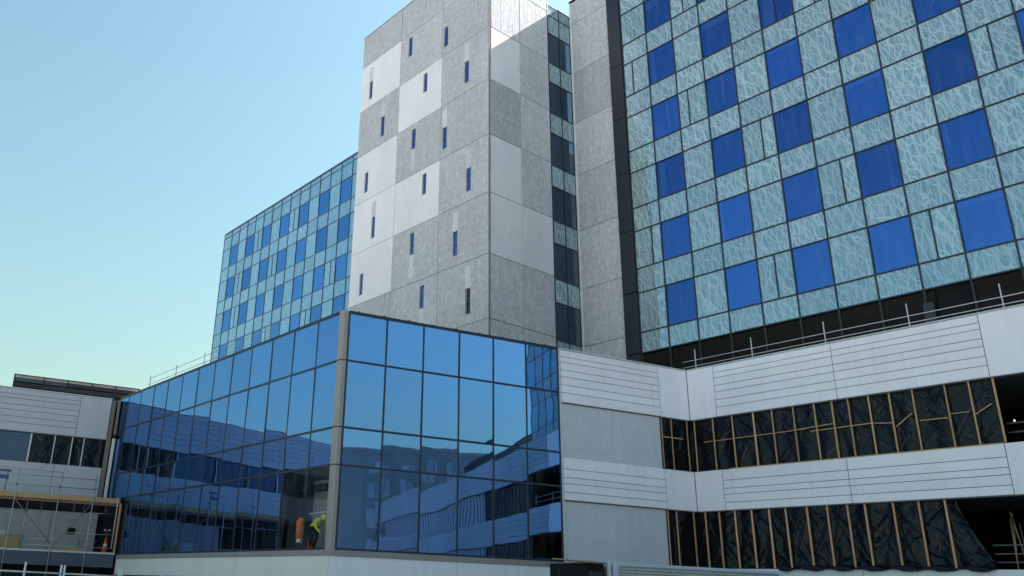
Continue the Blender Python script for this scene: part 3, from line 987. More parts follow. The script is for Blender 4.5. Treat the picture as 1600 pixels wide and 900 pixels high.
# loose hem of the sheeting lying on the ledge
r = np.random.default_rng(5)
nu = 60
v, f = [], []
for i in range(nu + 1):
    x = -17.9 + 7.4 * i / nu
    for j, (dd, zz) in enumerate(((0.19, 3.10), (0.05, 3.06), (-0.06, 3.00), (-0.09, 2.92))):
        v.append((x + 17.9 + r.normal(0, 0.01), dd + r.normal(0, 0.015), zz + 0.04 * math.sin(i * 0.7 + j) + r.normal(0, 0.012)))
for i in range(nu):
    for j in range(3):
        f.append((i * 4 + j, (i + 1) * 4 + j, (i + 1) * 4 + j + 1, i * 4 + j + 1))
o = link('plastic_hem', mesh_from('plastic_hem', v, [q[::-1] for q in f]), M['plastic'], PD, FPA.p(-17.9, 0, 0))
for p_ in o.data.polygons:
    p_.use_smooth = True
# open bays at the right: guard rails, loose timber and pipes standing inside
for (z0, zs) in ((6.9, (7.30, 7.60)), (2.95, (3.46, 3.73, 3.20))):
    for zr in zs:
        FPA.bar('guard_rail', 'steel', PD, (-9.5 if z0 > 5 else -10.6, 0.32, zr), (-1.0, 0.32, zr), 0.022)
    for x in (-8.95, -6.5, -4.0, -1.5):
        FPA.bar('guard_post', 'steel', PD, (x, 0.34, z0), (x, 0.34, z0 + 0.85), 0.024)
r = np.random.default_rng(21)
for k in range(16):
    x = -10.35 + 0.135 * k + r.normal(0, 0.03)
    top = r.uniform(4.3, 5.2)
    FPA.bar('loose_length', 'timber' if k % 3 else 'steel', PD, (x, 1.0 + r.uniform(0, 0.5), 2.96), (x + r.normal(-0.12, 0.10), 1.7, top), 0.014 + 0.012 * r.random())
link('work_lamp', cbox_mesh(0.06, 0.06, 0.07, 0.02), M['bulb'], PD, FPA.p(-9.42, 0.9, 7.78))
# glazing in the storey runs beyond the frame (seen only mirrored)
for (z0, z1) in ((6.96, 9.13), (2.98, 5.23)):
    bx = []
    u = -1.0
    while u < UE:
        bx.append((u, u + 0.05, z0, z1, 0.05, 0.10))
        u += 0.82
    joined_boxes('far_studs', 'frame', PD, FPA, bx)
    joined_boxes('far_sheeting', 'plastic', PD, FPA, [(-1.0 + 3 * k, 1.95 + 3 * k, z0, z1, 0.2, 0.22) for k in range(3)])
    joined_boxes('far_glazing', 'greywall', PD, FPA, [(8.0 + 3 * k, 10.95 + 3 * k, z0, z1, 0.2, 0.22) for k in range(14)])

# ------------------------------------------------------------------ glass pavilion
GP = thing('glass_pavilion', 'blue mirrored glass box with dark mullions and a pale corner post', 'building', (*CORNER, 0))
FGA = Face((0, CORNER[1]), 0.0)
FGB = Face(CORNER, AB)
GZ = [2.96, 5.77, 7.10, 9.55, 11.385]
GX = [-47.3, -46.0, -44.25, -42.5, -40.75, -39.0, -37.25, -35.5, -33.75, -32.0, -30.25, -28.5, -26.75, -25.29]
for i in range(len(GX) - 1):
    for j in range(4):
        if j == 0 and GX[i + 1] < -44.0:
            continue
        FGA.box('glass_pane', 'clearglass' if (j == 0 and i >= 11) else 'boxglass', GP, GX[i] + 0.012, GX[i + 1] - 0.012, GZ[j] + 0.012, GZ[j + 1] - 0.012, 0.0, 0.03, 0, 0.006)
for i, x in enumerate(GX[:-1]):
    z0 = 2.96 if x > -44.5 else 5.77
    FGA.box('mullion', 'frame', GP, x - 0.034, x + 0.034, z0, 11.38, -0.016, 0.16, 0.005)
for j, z in enumerate(GZ):
    x0 = -47.3 if j else -44.45
    w = 0.042 if j in (1, 2, 3) else 0.034
    FGA.box('transom', 'frame', GP, x0, -25.36, z - w, z + w, -0.022, 0.16, 0.006)
GS = [0.22, 1.77, 3.33, 4.90, 6.45, 7.99, 9.55]
for i in range(6):
    for j in range(4):
        FGB.box('glass_pane', 'boxglass', GP, GS[i] + 0.012, GS[i + 1] - 0.012, GZ[j] + 0.012, GZ[j + 1] - 0.012, 0.0, 0.03, 0, 0.006)
for s in GS:
    FGB.box('mullion', 'frame', GP, s - 0.036, s + 0.036, 2.96, 11.38, -0.018, 0.16, 0.005)
for j, z in enumerate(GZ):
    w = 0.038
    FGB.box('transom', 'frame', GP, 0.22, 9.57, z - w, z + w, -0.022, 0.16, 0.006)
# corner post: a folded plate of two legs with a band at each transom
pl = [FGA.p(-25.27, -0.03, 0), FGA.p(-25.03, -0.03, 0), FGB.p(0.03, -0.035, 0), FGB.p(0.17, -0.03, 0), FGB.p(0.17, 0.12, 0), FGA.p(-25.27, 0.15, 0)]
cp = prism('corner_post', 'beige', GP, [(p[0], p[1]) for p in pl], 2.9, 11.44)
pc = [FGA.p(-25.28, -0.036, 0), FGA.p(-25.03, -0.036, 0), FGB.p(0.03, -0.041, 0), FGB.p(0.18, -0.036, 0), FGB.p(0.18, 0.12, 0), FGA.p(-25.28, 0.15, 0)]
for z in GZ[1:4]:
    prism('joint_band', 'frame', cp, [(p[0], p[1]) for p in pc], z - 0.022, z + 0.022)
# coping, base trim, white fascia, soffit, floors, room behind
FGA.box('roof_coping', 'frame', GP, -47.3, -25.36, 11.425, 11.47, -0.02, 0.35, 0.006)
FGB.box('roof_coping', 'frame', GP, 0.22, 9.58, 11.43, 11.47, -0.02, 0.35, 0.006)
for i in range(9):
    s = 0.55 + i * 1.05
    FGB.box('coping_clip', 'frame', GP, s, s + 0.10, 11.472, 11.51, 0.02, 0.12, 0.005)
bt = [FGA.p(-44.46, -0.05, 0), FGA.p(-25.05, -0.05, 0), FGB.p(0.05, -0.05, 0), FGB.p(9.58, -0.05, 0), FGB.p(9.58, 0.3, 0), FGA.p(-25.3, 0.3, 0), FGA.p(-44.46, 0.3, 0)]
prism('base_trim', 'beige', GP, [(p[0], p[1]) for p in bt], 2.735, 2.925)
for (a, b) in ((-44.46, -38.0), (-38.0, -31.5), (-31.5, -25.04)):
    FGA.box('fascia_panel', 'white_warm', GP, a + 0.006, b - 0.006, 1.98, 2.732, -0.02, 0.06, 0.006)
for (a, b) in ((0.02, 4.9), (4.9, 9.58)):
    FGB.box('fascia_panel', 'white', GP, a + 0.006, b - 0.006, 1.90, 2.732, -0.02, 0.06, 0.006)
def gp_prism(name, mat, z0, z1, d):
    a, b, c = FGB.p(9.5, d, 0), FGA.p(-25.2, d, 0), FGA.p(-47.2, d, 0)
    prism(name, mat, GP, [(c[0], c[1]), (b[0], b[1]), (a[0], a[1]), (a[0] - 0.5, 33.5), (-47.2, 33.5)], z0, z1)
gp_prism('roof', 'roof', 11.30, 11.40, 0.25)
gp_prism('ceiling', 'room', 9.70, 9.9, 0.6)
gp_prism('floor_slab', 'room', 6.85, 7.08, 0.4)
gp_prism('floor_slab', 'roomlight', 2.76, 2.93, 0.12)
gp_prism('undercroft_wall', 'room', 0.0, 2.7, 2.0)
FGA.box('rear_wall', 'room', GP, -47.0, -23.0, 2.95, 11.2, 12.0, 12.2)
FGA.box('end_wall', 'room', GP, -47.29, -47.1, 0.0, 11.25, 0.2, 16.9)
FGA.box('dark_void_panel', 'dark', GP, -47.3, -44.47, 1.9, 5.74, 0.03, 0.2)  # solid panel coloured dark in place of the unlit recess
FGA.box('partition', 'roomlight', GP, -28.6, -25.4, 2.95, 5.6, 1.5, 1.6)
FGA.box('ceiling_beam', 'dark', GP, -32.0, -25.6, 5.1, 5.35, 0.9, 1.1)
FGA.bar('ceiling_pipe', 'white_rail', GP, (-27.4, 0.5, 4.22), (-25.5, 0.5, 4.27), 0.03)
for x in (-43.0, -36.0, -29.0):
    FGA.box('column', 'room', GP, x - 0.2, x + 0.2, 2.93, 9.7, 1.6, 2.0, 0.02)
for s in (3.3, 8.0):
    FGB.box('column', 'room', GP, s - 0.2, s + 0.2, 2.93, 9.7, 1.6, 2.0, 0.02)

# ------------------------------------------------------------------ left white wing
q0 = (-47.3, 16.57)
FW = Face(q0, AB)
LW = thing('side_wing', 'white clad side wing with a long window strip behind the scaffold', 'building', (*q0, 0))
WE1 = [z - 0.09 for z in E1]
plain(FW, LW, -2.10, -0.46, WE1[-1] - 0.03, WE1[0], 'white_dimmed')
planks(FW, LW, -7.27, -2.10, WE1[:-1] + [WE1[-1] - 0.03], 'white_dimmed')
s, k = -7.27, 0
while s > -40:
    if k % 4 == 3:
        plain(FW, LW, s - 2.6, s, WE1[-1] - 0.03, WE1[0], 'white_dimmed'); s -= 2.6
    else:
        planks(FW, LW, s - 5.17, s, WE1[:-1] + [WE1[-1] - 0.03], 'white_dimmed'); s -= 5.17
    k += 1
SE = s
FW.box('roof_coping', 'white_rail', LW, SE, -0.44, 11.31, 11.36, -0.03, 0.4, 0.008)
FW.box('soffit_trim', 'seam', LW, SE, -0.46, 9.015, 9.045, 0.01, 0.3)
for (a, b) in ((-2.9, -0.46), (-5.9, -2.9), (-8.9, -5.9), (-14.0, -8.9), (-19.0, -14.0), (-24.0, -19.0), (-29, -24), (-34, -29), (SE, -34)):
    FW.box('cladding_panel', 'white_dimmed', LW, a + 0.01, b - 0.01, 5.92, 7.48, 0.0, 0.04, 0.005)
FW.box('seam_backing', 'seam', LW, SE, -0.46, 5.95, 7.45, 0.045, 0.07)
FW.box('glass_pane', 'stripglass', LW, -7.6, -4.33, 7.52, 8.99, 0.16, 0.18, 0, 0.002)
for sx in (-4.28, -7.65):
    FW.box('window_post', 'white_rail', LW, sx - 0.04, sx + 0.04, 7.5, 9.0, 0.03, 0.2, 0.005)
PS = [-4.20, -3.09, -2.20, -1.60, -0.60]
for i in range(4):
    sheet(FW, LW, PS[i], PS[i + 1], 7.42 - (0.10 if i % 2 == 0 else 0.02), 9.0, 0.14 - 0.1 * (i == 0), 300 + i, 0.07, 6, ragged=0.06)
for sx in PS[1:4]:
    FW.box('window_post', 'steel', LW, sx - 0.03, sx + 0.03, 7.5, 9.0, 0.02, 0.07, 0.005)
s = -7.65
k = 0
while s - 2.4 > SE:
    FW.box('glass_pane', 'stripglass', LW, s - 2.36, s - 0.04, 7.52, 8.99, 0.16, 0.18, 0, 0.002)
    FW.box('window_post', 'white_rail' if k % 3 else 'roomlight', LW, s - 2.46, s - 2.36, 7.5, 9.0, 0.03, 0.2, 0.005)
    if k % 3 == 1:
        FW.box('blind', 'blind', LW, s - 2.0, s - 0.6, 7.6, 8.95, 0.3, 0.32)
    s -= 2.4
    k += 1
FW.box('window_backing', 'dark', LW, SE, -0.5, 7.48, 9.1, 0.9, 1.0)
FW.box('upper_body', 'room', LW, SE, -0.5, 9.1, 11.25, 0.08, 11.0)
FW.box('floor_body', 'room', LW, SE, -0.5, 5.9, 7.46, 0.08, 11.0)
FW.box('roof', 'roof', LW, SE, -0.5, 11.26, 11.30, 0.42, 11.0)
# junction pier at the glass: stained steel above, pale casing below
FW.box('pier_casing', 'oldsteel', LW, -0.44, -0.22, 5.9, 11.25, 0.02, 0.3, 0.01)
FW.box('pier', 'oldsteel', LW, -0.14, 0.0, 9.30, 11.25, -0.22, -0.02, 0.02)
FW.box('pier_foot', 'dark', LW, -0.16, 0.01, 9.12, 9.30, -0.24, -0.02, 0.01)
FW.box('pier_sleeve', 'conc_plain', LW, -0.15, 0.005, 5.75, 9.12, -0.23, -0.02, 0.015)
FW.box('pier_backing', 'dark', LW, -0.5, 0.0, 3.0, 11.2, 0.31, 0.6)
# lower storey: slab, wall, void
pts = [FW.p(0.50, -2.8, 0), FW.p(-0.12, -0.02, 0), FW.p(SE, -0.02, 0), FW.p(SE, -2.8, 0)]
prism('floor_slab', 'slab', LW, [(p[0], p[1]) for p in pts], 2.30, 2.93)
pts = [FW.p(0.52, -2.84, 0), FW.p(-0.12, -0.02, 0), FW.p(SE, -0.02, 0), FW.p(SE, -2.84, 0)]
prism('slab_topping', 'white_rail', LW, [(p[0], p[1]) for p in pts], 2.934, 3.02)
FW.box('lower_wall', 'dark', LW, SE, -0.26, 0.0, 5.88, 0.06, 0.3)
for (a, b) in ((-2.6, -0.26), (-5.2, -2.6), (-8.0, -5.2), (-17, -14)):
    FW.box('wall_board', 'roomlight', LW, a + 0.008, b - 0.008, 3.03, 5.06, -0.04, 0.03, 0.006)
FW.box('wall_opening', 'dark', LW, -1.70, -1.30, 3.92, 4.26, -0.055, -0.042)
FW.box('plywood_offcut', 'ply', LW, -5.2, -3.95, 3.05, 3.70, -0.30, -0.26, 0.005)
FW.box('pale_board', 'blind', LW, -6.2, -4.65, 3.35, 3.95, -0.22, -0.19, 0.005)
FW.box('undercroft_wall', 'dark', LW, SE, 0.0, 0.0, 2.28, -1.6, -1.4)

# dark plant screen on the wing roof
PSN = thing('plant_house', 'dark slatted rooftop plant house showing above the white side wing', 'plant house', FW.p(-1.0, 27.0, 0.0))
FS = Face(FW.p(0, 24.0, 0)[:2], AB)
SX = (-5.75, -3.55, -1.70, 0.20, 2.10, 4.00)
for i, sx in enumerate(SX):
    FS.box('screen_post', 'navy', PSN, sx - 0.05, sx + 0.05, 15.6, 17.0, 0.0, 0.10, 0.008)
for i in range(5):
    a, b = SX[i] + 0.06, SX[i + 1] - 0.06
    for j, (z0, z1) in enumerate(((15.65, 16.02), (16.12, 16.46), (16.54, 16.86))):
        FS.box('screen_slat', ('navy', 'louvre', 'slab')[j] if i < 2 and not (i == 1 and j == 1) else 'navy', PSN, a, b, z0, z1, 0.03 + 0.015 * j, 0.07 + 0.015 * j, 0.008)
FS.box('screen_backing', 'dark', PSN, -5.7, 4.0, 15.6, 16.9, 0.35, 0.40)
FS.box('screen_cap', 'navy', PSN, -5.82, 4.06, 17.005, 17.09, -0.08, 3.0, 0.01)
FS.box('body', 'dark', PSN, -5.75, 4.0, 0.0, 15.58, 0.0, 6.0)

# ------------------------------------------------------------------ scaffold in front of the side wing
SF = thing('scaffold', 'tube scaffold with timber deck in front of the white side wing', 'scaffold', FW.p(-2.5, -2.6, 0))
d_out, d_in = -2.75, -1.9
for i in range(5):
    FW.box('deck_board', 'board', SF, -12.0, 0.40, 5.60, 5.645, -2.70 + i * 0.235, -2.70 + i * 0.235 + 0.225, 0.006)
FW.box('toe_board', 'board', SF, -12.0, 0.42, 5.44, 5.69, -2.79, -2.735, 0.006)
for sx in (-11.0, -8.2, -5.9, -4.6, -2.58, -0.92):
    top = 6.76 if sx != -5.9 else 6.5
    FW.bar('standard', 'steel', SF, (sx, -2.86, 0.0), (sx, -2.86, top), 0.026)
for sx in (-11.0, -8.2, -3.93, -1.2):
    FW.bar('standard', 'steel', SF, (sx, d_in, 3.025), (sx, d_in, 5.6), 0.026 if sx != -3.93 else 0.04)
FW.bar('standard', 'white_rail', SF, (0.30, -2.86, 3.2), (0.30, -2.86, 5.75), 0.026)
for z in (6.05, 6.52):
    FW.bar('guard_rail', 'steel', SF, (-12.0, -2.90, z), (-0.45, -2.90, z), 0.022)
FW.bar('guard_rail', 'steel', SF, (-12.0, -2.90, 6.93), (-2.5, -2.90, 6.76), 0.016)
for (a, b, z, dd) in ((-2.1, 0.42, 3.87, -2.90), (-3.8, -0.45, 3.50, -2.90), (-3.9, 0.42, 3.22, -2.90), (-12.0, -3.8, 4.88, -2.0), (-2.7, -1.9, 4.86, -2.0), (-1.0, 0.3, 4.95, -2.0), (-12.0, -3.8, 3.6, -2.9)):
    FW.bar('ledger', 'steel', SF, (a, dd, z), (b, dd, z), 0.022)
for sx in (-11.0, -8.2, -4.6, -2.58, -0.92):
    FW.bar('transom_tube', 'steel', SF, (sx, -2.95, 5.43), (sx, -1.6, 5.43), 0.024)
    FW.box('coupler', 'oldsteel', SF, sx - 0.05, sx + 0.05, 6.0, 6.1, -2.94, -2.84, 0.012)
FW.box('edge_beam', 'rust', SF, -12.0, 0.40, 5.30, 5.425, -2.77, -2.70, 0.008)
for i in range(15):
    sx = -11.7 + i * 0.84
    FW.box('bearer', 'board', SF, sx, sx + 0.07, 5.44, 5.595, -2.69, -1.5, 0.006)
for i, sx in enumerate((-3.3, -1.75, -0.2)):
    FW.box('hanger', 'rust', SF, sx, sx + 0.05, 4.75 + 0.12 * i, 5.44, -2.3, -2.25, 0.006)
FW.bar('brace', 'oldsteel', SF, (-2.55, -2.93, 3.1), (-0.95, -2.93, 5.35), 0.02)
FW.bar('brace', 'oldsteel', SF, (-4.6, -2.93, 5.35), (-2.6, -2.93, 3.3), 0.02)
FW.box('stacked_boards', 'board', SF, -2.6, -1.0, 3.025, 3.16, -2.5, -2.2, 0.008)
FW.box('timber_post', 'timber_red', SF, 0.42, 0.52, 3.02, 5.46, -2.80, -2.70, 0.008)

bb = thing('barrier', 'blue barrier panel on the scaffold deck at the left edge', 'barrier', FW.p(-5.5, -2.3, 5.65))
FW.box('barrier_panel', 'bluepaint', bb, -5.75, -5.02, 6.30, 6.50, -2.34, -2.31, 0.01)
FW.box('barrier_rail', 'slab', bb, -5.80, -4.95, 6.66, 6.76, -2.37, -2.28, 0.01)
for sx in (-5.7, -5.1):
    FW.box('leg', 'slab', bb, sx - 0.03, sx + 0.03, 5.646, 6.66, -2.30, -2.24, 0.005)

# ------------------------------------------------------------------ traffic cone
cp_ = FW.p(0.14, -1.6, 3.022)
CN = thing('traffic_cone', 'orange traffic cone in the dark bay beside the scaffold end', 'traffic cone', cp_)
FW.box('base', 'rubber', CN, 0.14 - 0.2, 0.14 + 0.2, 3.024, 3.06, -1.8, -1.4, 0.01)
lathe('body', 'cone', CN, (cp_[0], cp_[1], 3.06), [(0.15, 0), (0.095, 0.36), (0.085, 0.40), (0.035, 0.72), (0.02, 0.74)], 20)
lathe('sleeve', 'lampwhite', CN, (cp_[0], cp_[1], 3.06), [(0.112, 0.28), (0.092, 0.42)], 20)
bar('pole', 'steel', CN, (cp_[0], cp_[1], 3.8), (cp_[0], cp_[1], 4.16), 0.012)
for sx in (-0.12, 0.12):
    lathe('lamp', 'lampwhite', CN, (cp_[0] + sx * BD.x, cp_[1] + sx * BD.y, 4.16), [(0.01, -0.05), (0.05, -0.02), (0.055, 0.02), (0.01, 0.05)], 12)
bar('lamp_arm', 'steel', CN, (cp_[0] - 0.12 * BD.x, cp_[1] - 0.12 * BD.y, 4.13), (cp_[0] + 0.12 * BD.x, cp_[1] + 0.12 * BD.y, 4.13), 0.01)

# ------------------------------------------------------------------ roof edge rails
RA = thing('roof_railing', 'thin temporary guard rail along the white podium roof edge', 'railing', (-14.9, 33.0, 11.45))
FRA = Face((0, 33.02), 0.0)
for x in (-20.95, -18.2, -15.05, -11.9, -8.85, -5.8, -2.7, 0.4):
    FRA.bar('post', 'white_rail', RA, (x, 0, 11.31), (x, 0, 12.42), 0.024)
    FRA.box('foot', 'white_rail', RA, x - 0.07, x + 0.07, 11.305, 11.33, 0.03, 0.17, 0.004)
for z in (11.65, 11.92):
    FRA.bar('rail', 'white_rail', RA, (-21.6, -0.03, z), (3.0, -0.03, z), 0.017)
RG = thing('roof_railing', 'thin temporary guard rail along the glass pavilion roof edge', 'railing', (-36.0, 16.7, 11.47))
FRG = Face((0, 16.80), 0.0)
for x in (-43.9, -40.55, -37.3, -34.2, -31.0):
    FRG.bar('post', 'steel', RG, (x, 0, 11.41), (x, 0, 12.22), 0.02)
    FRG.box('foot', 'steel', RG, x - 0.06, x + 0.06, 11.405, 11.43, 0.03, 0.15, 0.004)
for z in (11.72, 12.05):
    FRG.bar('rail', 'steel', RG, (-44.0, -0.02, z), (-30.6, -0.02, z), 0.013)

# ------------------------------------------------------------------ temporary fence panels
fd = Vector((-2.7, 2.27, 0)).normalized()
fo = Vector((-19.05, 6.0, 0))
FENCE_LABEL = ['wire fence panel at the left edge of the foreground', 'wire fence panel second from the left edge', 'wire fence panel third from the left below the glass corner',
               'wire fence panel fourth along, nearest the glass pavilion base']
for k in range(-1, 3):
    a = fo + fd * (3.5 * k + 0.09)
    b = fo + fd * (3.5 * (k + 1) - 0.09)
    ff = Face((a.x, a.y), math.atan2(fd.y, fd.x))
    w = (b - a).length
    ft = thing('fence_panel', FENCE_LABEL[k + 1], 'fence panel', (a + b) / 2, 'temporary wire fence panels')
    for u in (0, w):
        ff.bar('post', 'white_rail', ft, (u, 0, 0.06), (u, 0, 1.97), 0.022)
    ff.bar('mid_post', 'white_rail', ft, (w / 2, 0, 0.2), (w / 2, 0, 1.80 if k != -1 else 1.98), 0.018)
    for z in (0.2, 1.80):
        ff.bar('rail', 'white_rail', ft, (0, 0, z), (w, 0, z), 0.018)
    bx = [(u, u + 0.003, 0.2, 1.80, -0.0015, 0.0015) for u in np.arange(0.12, w, 0.16)] + [(0, w, z, z + 0.003, -0.005, -0.002) for z in np.arange(0.35, 1.75, 0.28)]
    joined_boxes('wire_mesh', 'oldsteel', ft, ff, bx)
    for u in (0, w):
        ff.box('foot_block', 'rubber', ft, u - 0.11, u + 0.11, 0.0, 0.13, -0.3, 0.3, 0.02)

# ------------------------------------------------------------------ steel site container
off = 6.5
CO = (CORNER[0] + BN.x * off, CORNER[1] + BN.y * off)
FC = Face(CO, AB)
CT = thing('site_container', 'pale corrugated steel site container at the bottom edge', 'container', FC.p(10.0, 1.2, 0))
c0, c1, ch = 6.85, 13.75, 2.72
FC.box('floor', 'oldsteel', CT, c0, c1, 0.06, 0.2, 0.0, 2.4, 0.01)
FC.box('roof', 'contrim', CT, c0, c1, ch - 0.10, ch - 0.06, 0.05, 2.35)
for (dd0, dd1) in ((0.0, 0.12), (2.28, 2.4)):
    FC.box('top_rail', 'contrim', CT, c0, c1, ch - 0.10, ch, dd0, dd1, 0.012)
    for u in (c0 - 0.06, c1 - 0.06):
        FC.box('corner_post', 'contrim', CT, u, u + 0.15, 0.06, ch + 0.012, dd0 - 0.01, dd1 + 0.01, 0.012)
z = 0.22
k = 0
while z < ch - 0.13:
    h = min(0.085, ch - 0.105 - z)
    FC.box('corrugation', 'corr', CT, c0 + 0.1, c1 - 0.08, z, z + h * 0.62, 0.02, 0.06, 0.012)
    z += h
    k += 1
for (u0, u1, a, b) in ((c0 + 0.05, c1, 0.062, 0.075), (c0, c1, 2.33, 2.36)):
    FC.box('wall_sheet', 'corr', CT, u0, u1, 0.2, ch - 0.1, a, b)
FC.box('end_wall', 'corr', CT, c0 - 0.03, c0 + 0.02, 0.2, ch - 0.1, 0.13, 2.27)
FC.box('end_wall', 'corr', CT, c1 - 0.02, c1 + 0.03, 0.2, ch - 0.1, 0.13, 2.27)

# dark box added for the shaded gap beside it; plank and cables on top
DC = thing('dark_gap_box', 'dark box added in the shaded gap between the container and the glass base', 'gap box', FC.p(6.35, 1.2, 0))
FC.box('wall', 'dark', DC, 5.95, 6.62, 0.0, 2.66, 0.3, 2.2, 0.01)
FC.box('door', 'louvre', DC, 6.02, 6.55, 0.05, 2.45, 0.26, 0.298, 0.008)
FC.box('roof', 'oldsteel', DC, 5.90, 6.66, 2.664, 2.70, 0.15, 2.3, 0.008)
FC.box('door_post', 'white_rail', DC, 6.64, 6.74, 0.0, 2.74, 0.1, 0.2, 0.008)
PK = tag(bar('plank', 'board', None, FC.p(4.9, 0.5, 2.75), FC.p(6.5, 0.5, 2.725), (0.09, 0.03), square=True), 'short plank lying across the dark gap box top', 'plank')
def cable(label, pts, r):
    v, f = [], []
    P = []
    for i in range(len(pts) - 1):
        for t in np.linspace(0, 1, 8, endpoint=(i == len(pts) - 2)):
            P.append(Vector(pts[i]).lerp(Vector(pts[i + 1]), t))
    P = [Vector(p) for p in P]
    for i in range(2, len(P) - 2):
        P[i] = (P[i - 2] + P[i - 1] + P[i] + P[i + 1] + P[i + 2]) / 5
    for p in P:
        for k in range(6):
            a = k * math.pi / 3
            v.append((p.x + r * math.cos(a), p.y + r * math.sin(a), p.z))
    for i in range(len(P) - 1):
        for k in range(6):
            j = (k + 1) % 6
            f.append((i * 6 + k, i * 6 + j, i * 6 + 6 + j, i * 6 + 6 + k))
    o = link('cable', mesh_from('cable', v, f), M['rubber'])
    tag(o, label, 'cable')
cable('black cable hanging from the plank end in front of the white fascia', [FC.p(5.0, 0.45, 2.70), FC.p(5.05, 0.42, 2.4), FC.p(5.2, 0.40, 1.6), FC.p(5.25, 0.4, 0.02)], 0.014)

# ------------------------------------------------------------------ worker and gear inside the glass corner
def skin_figure(name, joints, edges, radii, mats, pick, parent, loc):
    me = bpy.data.meshes.new(name)
    me.from_pydata(joints, edges, [])
    o = bpy.data.objects.new(name, me)
    COL.objects.link(o)
    sm = o.modifiers.new('skin', 'SKIN')
    sk = me.skin_vertices[0].data if me.skin_vertices else None
    if sk is None:
        me.skin_vertices.new()
        sk = me.skin_vertices[0].data
    for i, r in enumerate(radii):
        sk[i].radius = (r, r)
    sk[0].use_root = True
    ss = o.modifiers.new('sub', 'SUBSURF')
    ss.levels = ss.render_levels = 2
    bpy.context.view_layer.update()
    dg = bpy.context.evaluated_depsgraph_get()
    m2 = bpy.data.meshes.new_from_object(o.evaluated_get(dg))
    bpy.data.objects.remove(o)
    m2.materials.clear()
    for m in mats:
        m2.materials.append(M[m])
    for p in m2.polygons:
        p.use_smooth = True
        p.material_index = pick(p.center)
    oo = bpy.data.objects.new(name, m2)
    COL.objects.link(oo)
    oo.parent = parent
    oo.location = Vector(loc) - Vector(parent['_base'])
    oo['_base'] = tuple(oo.location)
    return oo

WP = (-26.80, 17.05, 2.94)
PW = thing('person', 'worker in yellow jacket and dark trousers bending down behind the glass corner', 'person', WP)
# x runs along the glass, head towards +x; pelvis first
J = [(0.0, 0.0, 0.80), (0.14, 0.0, 0.92), (0.30, 0.0, 1.00), (0.40, 0.0, 1.03), (0.50, 0.0, 1.06), (0.60, 0.0, 1.07), (0.69, 0.0, 1.06),
     (-0.02, -0.10, 0.76), (0.12, -0.13, 0.44), (-0.06, -0.14, 0.10), (0.00, -0.14, 0.04), (0.13, -0.15, 0.03),
     (-0.02, 0.10, 0.76), (0.02, 0.13, 0.44), (-0.22, 0.14, 0.10), (-0.17, 0.14, 0.04), (-0.04, 0.15, 0.03),
     (0.37, -0.19, 1.01), (0.46, -0.23, 0.76), (0.63, -0.18, 0.62), (0.69, -0.16, 0.57),
     (0.37, 0.19, 1.01), (0.50, 0.22, 0.78), (0.70, 0.14, 0.70), (0.77, 0.12, 0.66)]
RAD = [0.15, 0.145, 0.155, 0.13, 0.062, 0.10, 0.095, 0.10, 0.072, 0.05, 0.05, 0.042, 0.10, 0.072, 0.05, 0.05, 0.042, 0.062, 0.05, 0.036, 0.032, 0.062, 0.05, 0.036, 0.032]
ED = [(0, 1), (1, 2), (2, 3), (3, 4), (4, 5), (5, 6), (0, 7), (7, 8), (8, 9), (9, 10), (10, 11), (0, 12), (12, 13), (13, 14), (14, 15), (15, 16),
      (3, 17), (17, 18), (18, 19), (19, 20), (3, 21), (21, 22), (22, 23), (23, 24)]
for base, sgn in ((20, -1), (24, 1)):
    bx_, by_, bz_ = J[base]
    for k in range(5):
        oy = (k - 2) * 0.017
        if k == 4:
            p1, p2 = (bx_ + 0.015, by_ - sgn * 0.045, bz_ - 0.02), (bx_ + 0.045, by_ - sgn * 0.055, bz_ - 0.04)
        else:
            ln = (0.06, 0.07, 0.075, 0.065)[k]
            p1, p2 = (bx_ + ln * 0.7, by_ + oy, bz_ - ln * 0.5), (bx_ + ln * 0.9, by_ + oy, bz_ - ln * 1.1)
        i0 = len(J)
        J += [p1, p2]
        RAD += [0.0095, 0.008]
        ED += [(base, i0), (i0, i0 + 1)]
def pick_w(c):
    if c.x > 0.455 and c.z > 0.92 and abs(c.y) < 0.14:
        return 2
    if c.x > 0.655 and c.z < 0.75:
        return 2
    if c.z > 0.82 or (c.x > 0.36 and c.z > 0.55):
        return 0
    if c.z < 0.085:
        return 3
    return 1
bd = skin_figure('body', J, ED, RAD, ['yellow', 'cloth', 'skin', 'rubber'], pick_w, PW, WP)
hl = [(0.128, 0.0), (0.126, 0.03), (0.118, 0.07), (0.09, 0.115), (0.05, 0.135), (0.01, 0.14)]
hat = lathe('hard_hat', 'yellow', PW, (WP[0] + 0.65, WP[1], WP[2] + 1.10), [(0.15, -0.006), (0.15, 0.004)] + hl, 18)
hat.rotation_euler = (0, R(38), 0)

